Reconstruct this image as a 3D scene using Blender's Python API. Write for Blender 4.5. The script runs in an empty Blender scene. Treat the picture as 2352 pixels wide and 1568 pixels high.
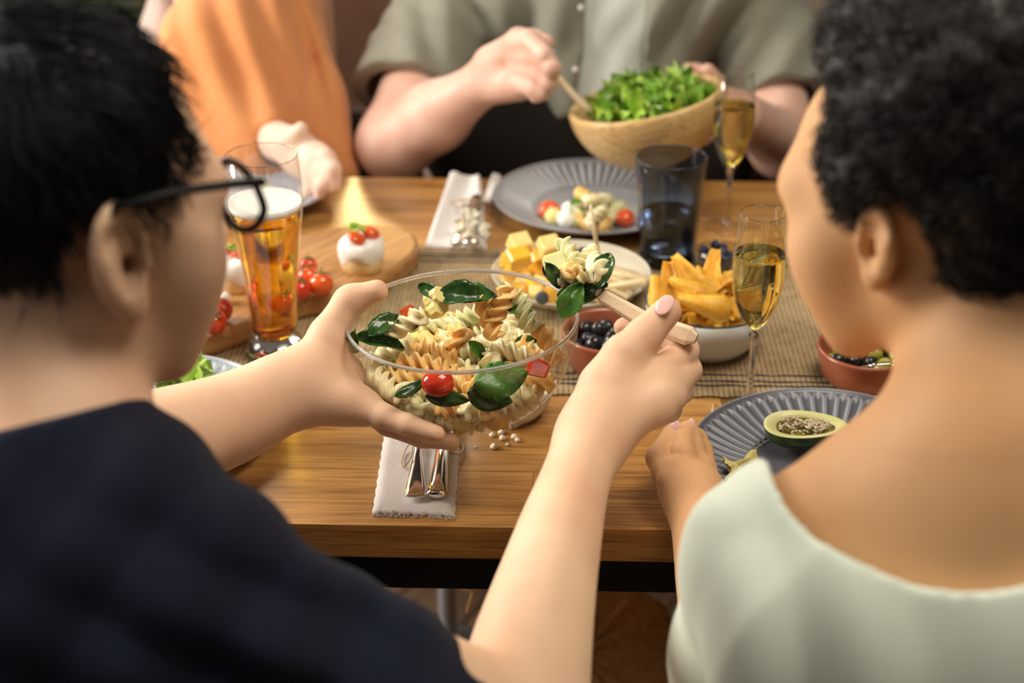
import bpy, math, random
import numpy as np
from math import pi, sin, cos, radians, sqrt
from mathutils import Vector, Matrix

SC = bpy.context.scene
COL = SC.collection
random.seed(7)
RNG = np.random.default_rng(11)

# ------------------------------------------------------------------ camera
FPX = 3600.0
TILT, YAW = radians(27), radians(1.7)
CAM_O = Vector((0, 0, 1.56))
CAM_R = Matrix.Rotation(YAW, 3, 'Z') @ Matrix.Rotation(pi / 2 - TILT, 3, 'X')
cd = bpy.data.cameras.new('camera')
cam = bpy.data.objects.new('camera', cd)
COL.objects.link(cam)
cam.matrix_world = Matrix.Translation(CAM_O) @ CAM_R.to_4x4()
cd.sensor_width = 36.0
cd.lens = FPX / 2352 * 36.0
cd.clip_start = 0.02
cd.dof.use_dof = True
cd.dof.focus_distance = 1.44
cd.dof.aperture_fstop = 3.5
SC.camera = cam

# ------------------------------------------------------------------ light
SC.view_settings.view_transform = 'Standard'
SC.view_settings.look = 'None'
SC.view_settings.exposure = 0.0
SC.view_settings.gamma = 1.0
SC.view_settings.use_curve_mapping = False
SC.cycles.transparent_max_bounces = 24
SC.cycles.max_bounces = 14
SC.cycles.transmission_bounces = 12

wd = bpy.data.worlds.new('world')
SC.world = wd
wd.use_nodes = True
wd.node_tree.nodes['Background'].inputs[0].default_value = (0.95, 0.85, 0.75, 1)
wd.node_tree.nodes['Background'].inputs[1].default_value = 0.13

def area(name, loc, target, size, power, col, size_y=None):
    l = bpy.data.lights.new(name, 'AREA')
    l.energy = power
    l.color = col
    l.size = size
    if size_y:
        l.shape = 'RECTANGLE'
        l.size_y = size_y
    o = bpy.data.objects.new(name, l)
    COL.objects.link(o)
    o.location = loc
    d = Vector(target) - Vector(loc)
    o.rotation_euler = d.to_track_quat('-Z', 'Y').to_euler()
    return o

area('window_light', (-2.35, 1.75, 2.0), (0.1, 1.45, 0.85), 1.15, 96, (1.0, 0.93, 0.83), 1.2)
area('far_window_light', (-1.6, 4.0, 2.5), (0, 1.7, 0.8), 1.0, 34, (1.0, 0.93, 0.83), 1.0)
area('overhead_fill', (0.55, 1.15, 2.75), (0.2, 1.3, 0.8), 1.1, 34, (1.0, 0.89, 0.74), 0.9)  # soft overhead fill, added to lift the near woman's back
area('under_table_fill', (-2.6, 1.75, 0.36), (0.1, 1.6, 0.18), 0.7, 42, (1.0, 0.90, 0.78), 0.5)  # added fill below tabletop height to brighten floor and stool, no window there
area('lamp_light', (-0.60, 4.55, 1.74), (-0.25, 2.0, 0.75), 0.30, 10, (1.0, 0.70, 0.30))
area('camera_side_fill', (-1.2, -0.5, 2.5), (0.1, 1.3, 0.9), 1.0, 5, (1.0, 0.90, 0.80))  # weak fill added from the camera side, no visible source

# ------------------------------------------------------------------ helpers
def at(x, y, d):
    return CAM_O + CAM_R @ Vector(((x - 1176) / FPX * d, -(y - 784) / FPX * d, -d))

def onz(x, y, z):
    v = CAM_R @ Vector(((x - 1176) / FPX, -(y - 784) / FPX, -1))
    t = (z - CAM_O.z) / v.z
    return CAM_O + v * t

def A(*a):
    return np.array(at(*a))

def proj(p):
    q = CAM_R.transposed() @ (Vector(p) - CAM_O)
    return 1176 + FPX * q.x / -q.z, 784 - FPX * q.y / -q.z, -q.z

def mesh(name, V, F, smooth=True):
    me = bpy.data.meshes.new(name)
    V = np.asarray(V, dtype=np.float32)
    if isinstance(F, np.ndarray):
        n, k = F.shape
        me.vertices.add(len(V))
        me.vertices.foreach_set('co', V.ravel())
        me.loops.add(n * k)
        me.loops.foreach_set('vertex_index', F.astype(np.int32).ravel())
        me.polygons.add(n)
        me.polygons.foreach_set('loop_start', np.arange(0, n * k, k, dtype=np.int32))
        me.polygons.foreach_set('loop_total', np.full(n, k, dtype=np.int32))
        me.update(calc_edges=True)
    else:
        me.from_pydata([tuple(map(float, v)) for v in V], [], F)
        me.update()
    me.polygons.foreach_set('use_smooth', np.full(len(me.polygons), bool(smooth)))
    return me

def obj(name, me, mat, parent=None, loc=None):
    if mat is not None and len(me.materials) == 0:
        me.materials.append(mat)
    o = bpy.data.objects.new(name, me)
    COL.objects.link(o)
    if parent is not None:
        o.parent = parent
    if loc is not None:
        o.location = loc
    return o

def tag(o, label, cat, group=None, kind=None):
    if label: o['label'] = label
    if cat: o['category'] = cat
    if group: o['group'] = group
    if kind: o['kind'] = kind
    return o

def thing(name, label, cat, loc=(0, 0, 0), rotz=0.0, group=None):
    o = bpy.data.objects.new(name, None)
    COL.objects.link(o)
    o.location = loc
    o.rotation_euler = (0, 0, rotz)
    o.empty_display_size = 0.02
    return tag(o, label, cat, group)

def dup(root, mw, label=None, group=None):
    r = root.copy(); COL.objects.link(r); r.matrix_world = mw
    if label: r['label'] = label
    if group: r['group'] = group
    for ch in list(root.children):
        c = ch.copy(); COL.objects.link(c); c.parent = r
        for g in ch.children:
            d = g.copy(); COL.objects.link(d); d.parent = c
    return r

class MB:
    """collects simple shapes into one mesh"""
    def __init__(s):
        s.v = []; s.f = []; s.sm = True
    def add(s, V, F, M=None):
        n = len(s.v)
        for p in V:
            p = Vector(p)
            s.v.append(M @ p if M is not None else p)
        s.f += [tuple(i + n for i in f) for f in F]
        return s
    def box(s, lo, hi, M=None, bev=0.0):
        x0, y0, z0 = lo; x1, y1, z1 = hi
        if bev <= 0:
            V = [(x0,y0,z0),(x1,y0,z0),(x1,y1,z0),(x0,y1,z0),(x0,y0,z1),(x1,y0,z1),(x1,y1,z1),(x0,y1,z1)]
            F = [(0,3,2,1),(4,5,6,7),(0,1,5,4),(1,2,6,5),(2,3,7,6),(3,0,4,7)]
            return s.add(V, F, M)
        b = bev
        V = []
        for z, i in ((z0, b), (z0 + b, 0), (z1 - b, 0), (z1, b)):
            V += [(x0+b,y0+i,z),(x1-b,y0+i,z),(x1-i,y0+b,z),(x1-i,y1-b,z),(x1-b,y1-i,z),(x0+b,y1-i,z),(x0+i,y1-b,z),(x0+i,y0+b,z)]
        F = [tuple(range(7, -1, -1)), tuple(range(24, 32))]
        for r in range(3):
            for k in range(8):
                a = r*8+k; c = r*8+(k+1) % 8
                F.append((a, c, c+8, a+8))
        return s.add(V, F, M)
    def lathe(s, prof, seg=32, M=None, close=False):
        V = []; F = []
        for (r, z) in prof:
            for k in range(seg):
                a = 2*pi*k/seg
                V.append((r*cos(a), r*sin(a), z))
        n = len(prof)
        for i in range(n if close else n-1):
            j = (i+1) % n
            for k in range(seg):
                k2 = (k+1) % seg
                F.append((i*seg+k, i*seg+k2, j*seg+k2, j*seg+k))
        return s.add(V, F, M)
    def tube(s, path, r, seg=8, M=None, flat=1.0):
        P = [Vector(p) for p in path]
        n = len(P)
        rr = r if hasattr(r, '__len__') else [r]*n
        V = []; F = []
        up = Vector((0, 0, 1)); last = None
        for i, p in enumerate(P):
            t = (P[min(i+1, n-1)] - P[max(i-1, 0)]).normalized()
            if last is None:
                a = t.cross(up)
                if a.length < 1e-3: a = t.cross(Vector((1, 0, 0)))
                a.normalize()
            else:
                a = (last - t*last.dot(t)).normalized()
            last = a; b = t.cross(a)
            for k in range(seg):
                an = 2*pi*k/seg
                V.append(p + a*cos(an)*rr[i] + b*sin(an)*rr[i]*flat)
        for i in range(n-1):
            for k in range(seg):
                k2 = (k+1) % seg
                F.append((i*seg+k, i*seg+k2, (i+1)*seg+k2, (i+1)*seg+k))
        F.append(tuple(range(seg-1, -1, -1)))
        F.append(tuple((n-1)*seg+k for k in range(seg)))
        return s.add(V, F, M)
    def ball(s, c, r, seg=12, rings=8, M=None):
        if not hasattr(r, '__len__'): r = (r, r, r)
        V = [(c[0], c[1], c[2]-r[2])]; F = []
        for i in range(1, rings):
            ph = -pi/2 + pi*i/rings
            for k in range(seg):
                a = 2*pi*k/seg
                V.append((c[0]+r[0]*cos(ph)*cos(a), c[1]+r[1]*cos(ph)*sin(a), c[2]+r[2]*sin(ph)))
        V.append((c[0], c[1], c[2]+r[2]))
        for k in range(seg):
            k2 = (k+1) % seg
            F.append((0, 1+k2, 1+k))
            F.append((len(V)-1, len(V)-1-seg+k, len(V)-1-seg+k2))
            for i in range(rings-2):
                a = 1+i*seg
                F.append((a+k, a+k2, a+seg+k2, a+seg+k))
        return s.add(V, F, M)
    def prism(s, outline, z0, z1, bev=0.0, M=None):
        """outline ccw list of (x,y)"""
        n = len(outline)
        P = np.array(outline, float)
        d = np.roll(P, -1, 0) - np.roll(P, 1, 0)
        nr = np.stack([d[:, 1], -d[:, 0]], 1); nr /= np.linalg.norm(nr, axis=1)[:, None] + 1e-9
        lv = [(z0, bev), (z0+bev*.3, bev*.3), (z0+bev, 0), (z1-bev, 0), (z1-bev*.3, bev*.3), (z1, bev)] if bev else [(z0, 0), (z1, 0)]
        V = []; F = []
        for z, b in lv:
            for q in P - nr*b: V.append((q[0], q[1], z))
        for i in range(len(lv)-1):
            for k in range(n):
                k2 = (k+1) % n
                F.append((i*n+k, i*n+k2, (i+1)*n+k2, (i+1)*n+k))
        F.append(tuple(range(n-1, -1, -1)))
        F.append(tuple((len(lv)-1)*n+k for k in range(n)))
        return s.add(V, F, M)
    def me(s, name, smooth=True):
        return mesh(name, np.array([tuple(v) for v in s.v]), s.f, smooth)
    def build(s, name, mat, parent=None, loc=None, smooth=True, autos=None):
        me = s.me(name, smooth)
        o = obj(name, me, mat, parent, loc)
        if autos:
            sharp_edges(me, autos)
        return o

def sharp_edges(me, ang=35):
    me.set_sharp_from_angle(angle=radians(ang))

# ------------------------------------------------------------------ materials
def newmat(name):
    m = bpy.data.materials.new(name)
    m.use_nodes = True
    nt = m.node_tree
    return m, nt, nt.nodes['Principled BSDF']

def N(nt, t, **kw):
    n = nt.nodes.new(t)
    for k, v in kw.items():
        if k.startswith('i_'):
            key = k[2:]
            key = int(key) if key.isdigit() else key.replace('_', ' ')
            n.inputs[key].default_value = v
        else:
            setattr(n, k, v)
    return n

def rgb(c): return (c[0], c[1], c[2], 1)

def mat(name, col, rough=0.5, metal=0.0, col2=None, nscale=30.0, detail=3, bump=0.0, bscale=None, sss=0.0,
        sssr=(1.0, 0.35, 0.2), sheen=0.0, coat=0.0, trans=0.0, ior=1.45, stretch=(1, 1, 1), contrast=(0.35, 0.65), rand=0.0, spec=0.5):
    m, nt, p = newmat(name)
    p.inputs['Roughness'].default_value = rough
    p.inputs['Metallic'].default_value = metal
    p.inputs['IOR'].default_value = ior
    p.inputs['Specular IOR Level'].default_value = spec
    p.inputs['Transmission Weight'].default_value = trans
    p.inputs['Coat Weight'].default_value = coat
    p.inputs['Coat Roughness'].default_value = 0.08
    p.inputs['Sheen Weight'].default_value = sheen
    if sss:
        p.inputs['Subsurface Weight'].default_value = sss
        p.inputs['Subsurface Radius'].default_value = sssr
        p.inputs['Subsurface Scale'].default_value = 0.006
    tc = N(nt, 'ShaderNodeTexCoord')
    mp = N(nt, 'ShaderNodeMapping')
    mp.inputs['Scale'].default_value = stretch
    nt.links.new(tc.outputs['Object'], mp.inputs[0])
    vec = mp.outputs[0]
    if rand:
        oi = N(nt, 'ShaderNodeObjectInfo')
        ad = N(nt, 'ShaderNodeVectorMath', operation='SCALE')
        ad.inputs[0].default_value = (7, 3, 5)
        nt.links.new(oi.outputs['Random'], ad.inputs['Scale'])
        a2 = N(nt, 'ShaderNodeVectorMath', operation='ADD')
        nt.links.new(vec, a2.inputs[0]); nt.links.new(ad.outputs[0], a2.inputs[1])
        vec = a2.outputs[0]
    out = None
    if col2 is not None:
        no = N(nt, 'ShaderNodeTexNoise', i_Scale=nscale, i_Detail=detail)
        nt.links.new(vec, no.inputs['Vector'])
        cr = N(nt, 'ShaderNodeValToRGB')
        cr.color_ramp.elements[0].position = contrast[0]; cr.color_ramp.elements[0].color = rgb(col)
        cr.color_ramp.elements[1].position = contrast[1]; cr.color_ramp.elements[1].color = rgb(col2)
        nt.links.new(no.outputs[0], cr.inputs[0])
        out = cr.outputs[0]
    else:
        p.inputs['Base Color'].default_value = rgb(col)
    if rand:
        hs = N(nt, 'ShaderNodeHueSaturation')
        mr = N(nt, 'ShaderNodeMapRange')
        mr.inputs['To Min'].default_value = 1 - rand; mr.inputs['To Max'].default_value = 1 + rand
        nt.links.new(oi.outputs['Random'], mr.inputs[0])
        nt.links.new(mr.outputs[0], hs.inputs['Value'])
        if out is not None: nt.links.new(out, hs.inputs['Color'])
        else: hs.inputs['Color'].default_value = rgb(col)
        out = hs.outputs[0]
    if out is not None: nt.links.new(out, p.inputs['Base Color'])
    if bump:
        nb = N(nt, 'ShaderNodeTexNoise', i_Scale=bscale or nscale * 2, i_Detail=4.0)
        nt.links.new(vec, nb.inputs['Vector'])
        bp = N(nt, 'ShaderNodeBump', i_Strength=bump, i_Distance=0.002)
        nt.links.new(nb.outputs[0], bp.inputs['Height'])
        nt.links.new(bp.outputs[0], p.inputs['Normal'])
    return m

def wood(name, c1, c2, c3, axis=0, scale=1.0, rough=0.38, rand=0.16, bump=0.15, coat=0.0):
    """plank wood with long fibres along one axis"""
    m, nt, p = newmat(name)
    tc = N(nt, 'ShaderNodeTexCoord')
    oi = N(nt, 'ShaderNodeObjectInfo')
    ad = N(nt, 'ShaderNodeVectorMath', operation='SCALE')
    ad.inputs[0].default_value = (3, 5, 7)
    nt.links.new(oi.outputs['Random'], ad.inputs['Scale'])
    a2 = N(nt, 'ShaderNodeVectorMath', operation='ADD')
    nt.links.new(tc.outputs['Object'], a2.inputs[0]); nt.links.new(ad.outputs[0], a2.inputs[1])
    def layer(long, short, sc, det, dist=0.0):
        mp = N(nt, 'ShaderNodeMapping')
        s = [short*scale]*3; s[axis] = long*scale
        mp.inputs['Scale'].default_value = s
        nt.links.new(a2.outputs[0], mp.inputs[0])
        no = N(nt, 'ShaderNodeTexNoise', i_Scale=sc, i_Detail=det, i_Distortion=dist)
        nt.links.new(mp.outputs[0], no.inputs['Vector'])
        return no.outputs[0]
    big = layer(1.0, 7.0, 2.2, 3, 0.6)
    mid = layer(2.2, 32.0, 2.0, 4, 0.3)
    fib = layer(9.0, 260.0, 1.6, 3)
    cr = N(nt, 'ShaderNodeValToRGB')
    e = cr.color_ramp.elements
    e[0].position = 0.30; e[0].color = rgb(c1)
    e[1].position = 0.72; e[1].color = rgb(c3)
    x = e.new(0.5); x.color = rgb(c2)
    ma = N(nt, 'ShaderNodeMath', operation='MULTIPLY_ADD'); ma.inputs[1].default_value = 0.5
    nt.links.new(big, ma.inputs[0])
    mb = N(nt, 'ShaderNodeMath', operation='MULTIPLY'); mb.inputs[1].default_value = 0.5
    nt.links.new(mid, mb.inputs[0]); nt.links.new(mb.outputs[0], ma.inputs[2])
    nt.links.new(ma.outputs[0], cr.inputs[0])
    fr = N(nt, 'ShaderNodeValToRGB')
    fr.color_ramp.elements[0].position = 0.36; fr.color_ramp.elements[0].color = (0.50, 0.44, 0.38, 1)
    fr.color_ramp.elements[1].position = 0.52; fr.color_ramp.elements[1].color = (1, 1, 1, 1)
    nt.links.new(fib, fr.inputs[0])
    mx = N(nt, 'ShaderNodeMix', data_type='RGBA', blend_type='MULTIPLY'); mx.inputs[0].default_value = 0.75
    nt.links.new(cr.outputs[0], mx.inputs[6]); nt.links.new(fr.outputs[0], mx.inputs[7])
    hs = N(nt, 'ShaderNodeHueSaturation')
    mr = N(nt, 'ShaderNodeMapRange'); mr.inputs['To Min'].default_value = 1-rand; mr.inputs['To Max'].default_value = 1+rand
    nt.links.new(oi.outputs['Random'], mr.inputs[0]); nt.links.new(mr.outputs[0], hs.inputs['Value'])
    nt.links.new(mx.outputs[2], hs.inputs['Color'])
    nt.links.new(hs.outputs[0], p.inputs['Base Color'])
    p.inputs['Roughness'].default_value = rough
    p.inputs['Coat Weight'].default_value = coat; p.inputs['Coat Roughness'].default_value = 0.16
    bp = N(nt, 'ShaderNodeBump', i_Strength=bump, i_Distance=0.001)
    nt.links.new(fib, bp.inputs['Height']); nt.links.new(bp.outputs[0], p.inputs['Normal'])
    return m

def thin_glass(name, tint=(1, 1, 1), rough=0.01, refl=1.0, base=0.035):
    """thin wall of clear glass: see-through plus a fresnel reflection"""
    m = bpy.data.materials.new(name); m.use_nodes = True
    nt = m.node_tree; nt.nodes.clear()
    o = N(nt, 'ShaderNodeOutputMaterial')
    t = N(nt, 'ShaderNodeBsdfTransparent'); t.inputs[0].default_value = rgb(tint)
    g = N(nt, 'ShaderNodeBsdfGlossy'); g.inputs['Roughness'].default_value = rough
    g.inputs[0].default_value = (refl, refl, refl, 1)
    lw = N(nt, 'ShaderNodeLayerWeight', i_Blend=0.5)
    pw = N(nt, 'ShaderNodeMath', operation='POWER'); pw.inputs[1].default_value = 3.5
    nt.links.new(lw.outputs['Facing'], pw.inputs[0])
    fr = N(nt, 'ShaderNodeMath', operation='MULTIPLY_ADD'); fr.inputs[1].default_value = 0.45; fr.inputs[2].default_value = base
    nt.links.new(pw.outputs[0], fr.inputs[0])
    mx = N(nt, 'ShaderNodeMixShader')
    nt.links.new(fr.outputs[0], mx.inputs[0]); nt.links.new(t.outputs[0], mx.inputs[1]); nt.links.new(g.outputs[0], mx.inputs[2])
    nt.links.new(mx.outputs[0], o.inputs[0])
    return m

def liquid(name, col, ior=1.33, rough=0.0):
    m = bpy.data.materials.new(name); m.use_nodes = True
    nt = m.node_tree; nt.nodes.clear()
    o = N(nt, 'ShaderNodeOutputMaterial')
    g = N(nt, 'ShaderNodeBsdfGlass', i_IOR=ior, i_Roughness=rough); g.inputs[0].default_value = rgb(col)
    nt.links.new(g.outputs[0], o.inputs[0])
    return m

M_ = {}
M_['table'] = wood('table_wood', (0.22, 0.092, 0.021), (0.46, 0.225, 0.058), (0.63, 0.345, 0.105), 0, 1.0, 0.34, 0.13, coat=0.35)
M_['floor'] = wood('floor_wood', (0.20, 0.12, 0.075), (0.34, 0.215, 0.135), (0.46, 0.31, 0.20), 0, 0.8, 0.45)
M_['board'] = wood('board_wood', (0.30, 0.14, 0.040), (0.48, 0.245, 0.085), (0.60, 0.35, 0.14), 0, 1.3, 0.42, 0.02)
M_['bowlwood'] = wood('bowl_wood', (0.62, 0.40, 0.16), (0.74, 0.50, 0.22), (0.82, 0.58, 0.28), 0, 0.8, 0.34, 0.02)
M_['handle'] = mat('handle_wood', (0.80, 0.62, 0.42), 0.45, col2=(0.88, 0.72, 0.52), nscale=25, stretch=(1, 8, 8), bump=0.08, bscale=200)
M_['blackmetal'] = mat('black_metal', (0.012, 0.012, 0.013), 0.45, 0.6, bump=0.05, bscale=400)
M_['greymetal'] = mat('grey_metal', (0.52, 0.56, 0.63), 0.35, 0.7)
M_['steel'] = mat('steel', (0.82, 0.80, 0.78), 0.10, 1.0)
M_['darkwall'] = mat('dark_wall', (0.020, 0.016, 0.011), 0.8, col2=(0.035, 0.034, 0.018), nscale=2)
M_['skin_a'] = mat('skin_a', (0.80, 0.54, 0.365), 0.58, col2=(0.72, 0.44, 0.29), nscale=14, bump=0.12, bscale=420, sss=0.18)
M_['skin_b'] = mat('skin_b', (0.68, 0.385, 0.19), 0.60, col2=(0.60, 0.32, 0.145), nscale=9, bump=0.10, bscale=420, sss=0.12)
M_['skin_c'] = mat('skin_c', (0.78, 0.52, 0.42), 0.48, col2=(0.70, 0.41, 0.31), nscale=20, bump=0.1, bscale=300, sss=0.15)
M_['skin_d'] = mat('skin_d', (0.84, 0.62, 0.50), 0.48, col2=(0.78, 0.52, 0.40), nscale=20, sss=0.15)
M_['nail'] = mat('nail', (0.80, 0.50, 0.46), 0.22, sss=0.2)
M_['hair'] = mat('hair_black', (0.004, 0.0045, 0.0065), 0.42, spec=0.35, col2=(0.008, 0.009, 0.013), nscale=60)
M_['curl'] = mat('hair_curly', (0.007, 0.006, 0.006), 0.5, col2=(0.022, 0.017, 0.015), nscale=60)
M_['navy'] = mat('navy_cloth', (0.0055, 0.0075, 0.018), 0.85, col2=(0.008, 0.012, 0.027), nscale=5, bump=0.25, bscale=900, sheen=0.04, spec=0.15)
M_['mint'] = mat('mint_cloth', (0.74, 0.83, 0.72), 0.9, col2=(0.78, 0.86, 0.76), nscale=10, bump=0.25, bscale=800, sheen=0.15, spec=0.2)
M_['olive'] = mat('olive_cloth', (0.27, 0.265, 0.215), 0.9, col2=(0.31, 0.31, 0.255), nscale=12, bump=0.3, bscale=600, sheen=0.1, spec=0.2)
M_['tee'] = mat('tee_cloth', (0.80, 0.88, 0.84), 0.9, bump=0.2, bscale=600, spec=0.2)
M_['orange'] = mat('orange_cloth', (0.60, 0.235, 0.085), 0.85, col2=(0.68, 0.29, 0.115), nscale=8, bump=0.2, bscale=500, sheen=0.2, spec=0.2)
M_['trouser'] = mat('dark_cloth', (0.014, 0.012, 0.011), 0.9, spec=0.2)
M_['glass'] = thin_glass('clear_glass', (0.97, 0.975, 0.97))
M_['bowlglass'] = thin_glass('bowl_glass', (0.90, 0.895, 0.875), 0.03, base=0.06)
M_['smoke'] = thin_glass('smoked_glass', (0.62, 0.66, 0.72), 0.01)
M_['beer'] = liquid('beer', (0.97, 0.72, 0.16))
M_['wine'] = liquid('wine', (0.96, 0.90, 0.55))
M_['water'] = liquid('water', (0.80, 0.84, 0.90))
M_['foam'] = mat('foam', (0.88, 0.86, 0.83), 0.9, bump=0.5, bscale=500, sss=0.3, sssr=(1, 1, 1))
M_['terra'] = mat('terracotta', (0.30, 0.085, 0.045), 0.28, col2=(0.36, 0.11, 0.055), nscale=12, coat=0.3)
M_['whiteceramic'] = mat('white_ceramic', (0.72, 0.74, 0.74), 0.22, coat=0.2)
M_['rimblack'] = mat('rim_enamel', (0.03, 0.035, 0.045), 0.3)
M_['creamceramic'] = mat('cream_ceramic', (0.52, 0.47, 0.36), 0.35, col2=(0.60, 0.55, 0.43), nscale=30)
M_['linen'] = mat('linen', (0.66, 0.61, 0.59), 0.95, bump=0.35, bscale=700, col2=(0.72, 0.68, 0.66), nscale=40, spec=0.1)
M_['linen2'] = mat('linen_white', (0.80, 0.77, 0.75), 0.95, bump=0.35, bscale=700, spec=0.1)
M_['twine'] = mat('twine', (0.55, 0.40, 0.24), 0.9, bump=0.5, bscale=900)
M_['jute'] = mat('jute', (0.48, 0.30, 0.13), 0.95, col2=(0.60, 0.40, 0.19), nscale=120, bump=0.6, bscale=350)
M_['blackplastic'] = mat('black_frame', (0.004, 0.004, 0.005), 0.5, spec=0.2)
M_['lens'] = thin_glass('lens', (0.96, 0.97, 0.97))
# ------------------------------------------------------------------ the room
fl = MB(); fl.box((-3.2, -1.8, -0.06), (3.4, 4.8, -0.012)); fo = fl.build('floor', M_['floor'], smooth=False); fo['kind'] = 'structure'
pm = MB().box((-1.3, -0.066, -0.010), (1.3, 0.066, 0.0), bev=0.0025).me('floor_plank', False)
pm.materials.append(M_['floor'])
ang = radians(62)
for i in range(34):
    for j in range(3):
        u = (j-1)*2.61 + (0.87*(i % 3)) - 0.8
        v = (i-16)*0.134
        if u*sin(ang)+v*cos(ang)+1.5 < -.75 or u*sin(ang)+v*cos(ang)+1.5 > 3.5 or abs(u*cos(ang)-v*sin(ang)) > 2.5: continue
        o = obj('floor_plank', pm, None, fo)
        o.location = (u*cos(ang)-v*sin(ang)+0.1, u*sin(ang)+v*cos(ang)+1.5, 0)
        o.rotation_euler = (0, 0, ang)
for nm, lo, hi in (('wall_front', (-3.2, -1.9, 0), (3.4, -1.8, 3.0)), ('wall_back', (-3.2, 4.7, 0), (3.4, 4.8, 3.0)), ('wall_left', (-3.2, -1.8, 0), (-3.1, 4.7, 3.0)), ('wall_right', (3.3, -1.8, 0), (3.4, 4.7, 3.0))):
    w = MB().box(lo, hi).build(nm, M_['darkwall'], smooth=False); w['kind'] = 'structure'

# ------------------------------------------------------------------ table
TZ = 0.75
TY0, TY1 = 1.211, 2.10
tb = thing('dining_table', 'long wooden dining table with plank top on a black metal frame', 'table', (0, 1.65, 0))
random.seed(3)
ys = [TY0]
ws = [0.098, 0.132, 0.112, 0.140, 0.120, 0.150]
for w_ in ws: ys.append(ys[-1]+w_)
ys.append(TY1)
for i in range(len(ys)-1):
    cuts = [-1.15]
    x = -1.15 + random.uniform(0.3, 0.8)
    while x < 1.0:
        cuts.append(x); x += random.uniform(0.55, 0.85)
    cuts.append(1.15)
    for a, b in zip(cuts[:-1], cuts[1:]):
        cx, cy = (a+b)/2, (ys[i]+ys[i+1])/2
        m = MB().box((a-cx+.00012, ys[i]-cy+.00012, -0.036), (b-cx-.00012, ys[i+1]-cy-.00012, 0.0), bev=0.0005)
        m.build('board', M_['table'], tb, (cx, cy-1.65, TZ), smooth=False)
fr = MB()
fz0, fz1 = TZ-0.036-0.040, TZ-0.0365
fr.box((-1.13, TY0+.006-1.65, fz0), (1.13, TY0+.046-1.65, fz1), bev=.002)
fr.box((-1.13, TY1-.046-1.65, fz0), (1.13, TY1-.006-1.65, fz1), bev=.002)
fr.box((-1.13, TY0+.046-1.65, fz0), (-1.09, TY1-.046-1.65, fz1)); fr.box((1.09, TY0+.046-1.65, fz0), (1.13, TY1-.046-1.65, fz1))
fr.build('apron', M_['blackmetal'], tb, smooth=False)
for lx in (-1.11, 1.11):
    for ly in (TY0+.026, TY1-.026):
        MB().box((lx-.025, ly-1.65-.02, 0.0), (lx+.025, ly-1.65+.02, fz0), bev=.002).build('leg', M_['blackmetal'], tb, smooth=False)
pl_ = MB().lathe([(0.001, .008), (.014, .008), (.014, fz0+.001), (.001, fz0+.001)], 20)
pl_.lathe([(.001, 0), (.06, 0), (.06, .006), (.02, .012), (.001, .012)], 24)
pl_.build('leg', M_['greymetal'], tb, (-0.160, 1.986-1.65, 0.0), autos=40)

# burlap seat cushion with bows on a low stool under the table
st = thing('stool', 'jute-cushioned stool with fabric bows pushed in under the table', 'stool', (0.033, 1.40, 0))
cu = MB()
def superell(a, b, n, e=4.0):
    return [(a*abs(cos(t))**(2/e)*(1 if cos(t) >= 0 else -1), b*abs(sin(t))**(2/e)*(1 if sin(t) >= 0 else -1)) for t in [2*pi*k/n for k in range(n)]]
V = []; F = []
lev = [(.80, .36), (.95, .365), (1.0, .385), (1.0, .415), (.96, .438), (.85, .449), (.5, .455), (.05, .456)]
ol = superell(.118, .16, 40)
for s, z in lev:
    for k, (x, y) in enumerate(ol): V.append((x*s, y*s, z+0.003*sin(k*1.7+z*90)))
for i in range(len(lev)-1):
    for k in range(40): F.append((i*40+k, i*40+(k+1) % 40, (i+1)*40+(k+1) % 40, (i+1)*40+k))
F.append(tuple(range(39, -1, -1))); F.append(tuple(280+k for k in range(40)))
cu.add(V, F); cu.build('seat_cushion', M_['jute'], st)
for sx in (-1, 1):
    bw = MB()
    for k, (dx, dy) in enumerate(((.035, .006), (-.026, .012))):
        loop = [(sx*dx*(.5-.5*cos(t))*1.0, .012*sin(t)+dy*(.5-.5*cos(t)), .012+.016*sin(t)) for t in [2*pi*q/16 for q in range(17)]]
        bw.tube(loop, .0045, 6, flat=.5)
    bw.tube([(0, 0, .012), (sx*.012, .004, -.01), (sx*.02, .002, -.045)], .004, 6, flat=.5)
    bw.ball((0, 0, .012), .007, 8, 6)
    bw.build('bow', M_['jute'], st, (sx*.112, .135, .455))
for sx in (-1, 1):
    for sy in (-1, 1):
        MB().tube([(sx*.085, sy*.11, .365), (sx*.10, sy*.13, 0.004)], [.013, .010], 10).build('leg', M_['blackmetal'], st)

# ------------------------------------------------------------------ table runner
m, nt, p = newmat('runner')
tc = N(nt, 'ShaderNodeTexCoord')
w1 = N(nt, 'ShaderNodeTexWave', i_Scale=55.0, i_Distortion=0.6, i_Detail=2.0, i_Detail_Scale=2.0); w1.bands_direction = 'X'
w2 = N(nt, 'ShaderNodeTexWave', i_Scale=95.0, i_Distortion=0.8, i_Detail=2.0, i_Detail_Scale=2.0); w2.bands_direction = 'Y'
n1 = N(nt, 'ShaderNodeTexNoise', i_Scale=60.0, i_Detail=3.0)
for q in (w1, w2, n1): nt.links.new(tc.outputs['Object'], q.inputs['Vector'])
mxa = N(nt, 'ShaderNodeMath', operation='MULTIPLY'); nt.links.new(w1.outputs['Fac'], mxa.inputs[0]); nt.links.new(w2.outputs['Fac'], mxa.inputs[1])
mxb = N(nt, 'ShaderNodeMath', operation='MULTIPLY_ADD'); mxb.inputs[1].default_value = .7; nt.links.new(mxa.outputs[0], mxb.inputs[0])
mxc = N(nt, 'ShaderNodeMath', operation='MULTIPLY'); mxc.inputs[1].default_value = .5; nt.links.new(n1.outputs[0], mxc.inputs[0]); nt.links.new(mxc.outputs[0], mxb.inputs[2])
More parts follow.
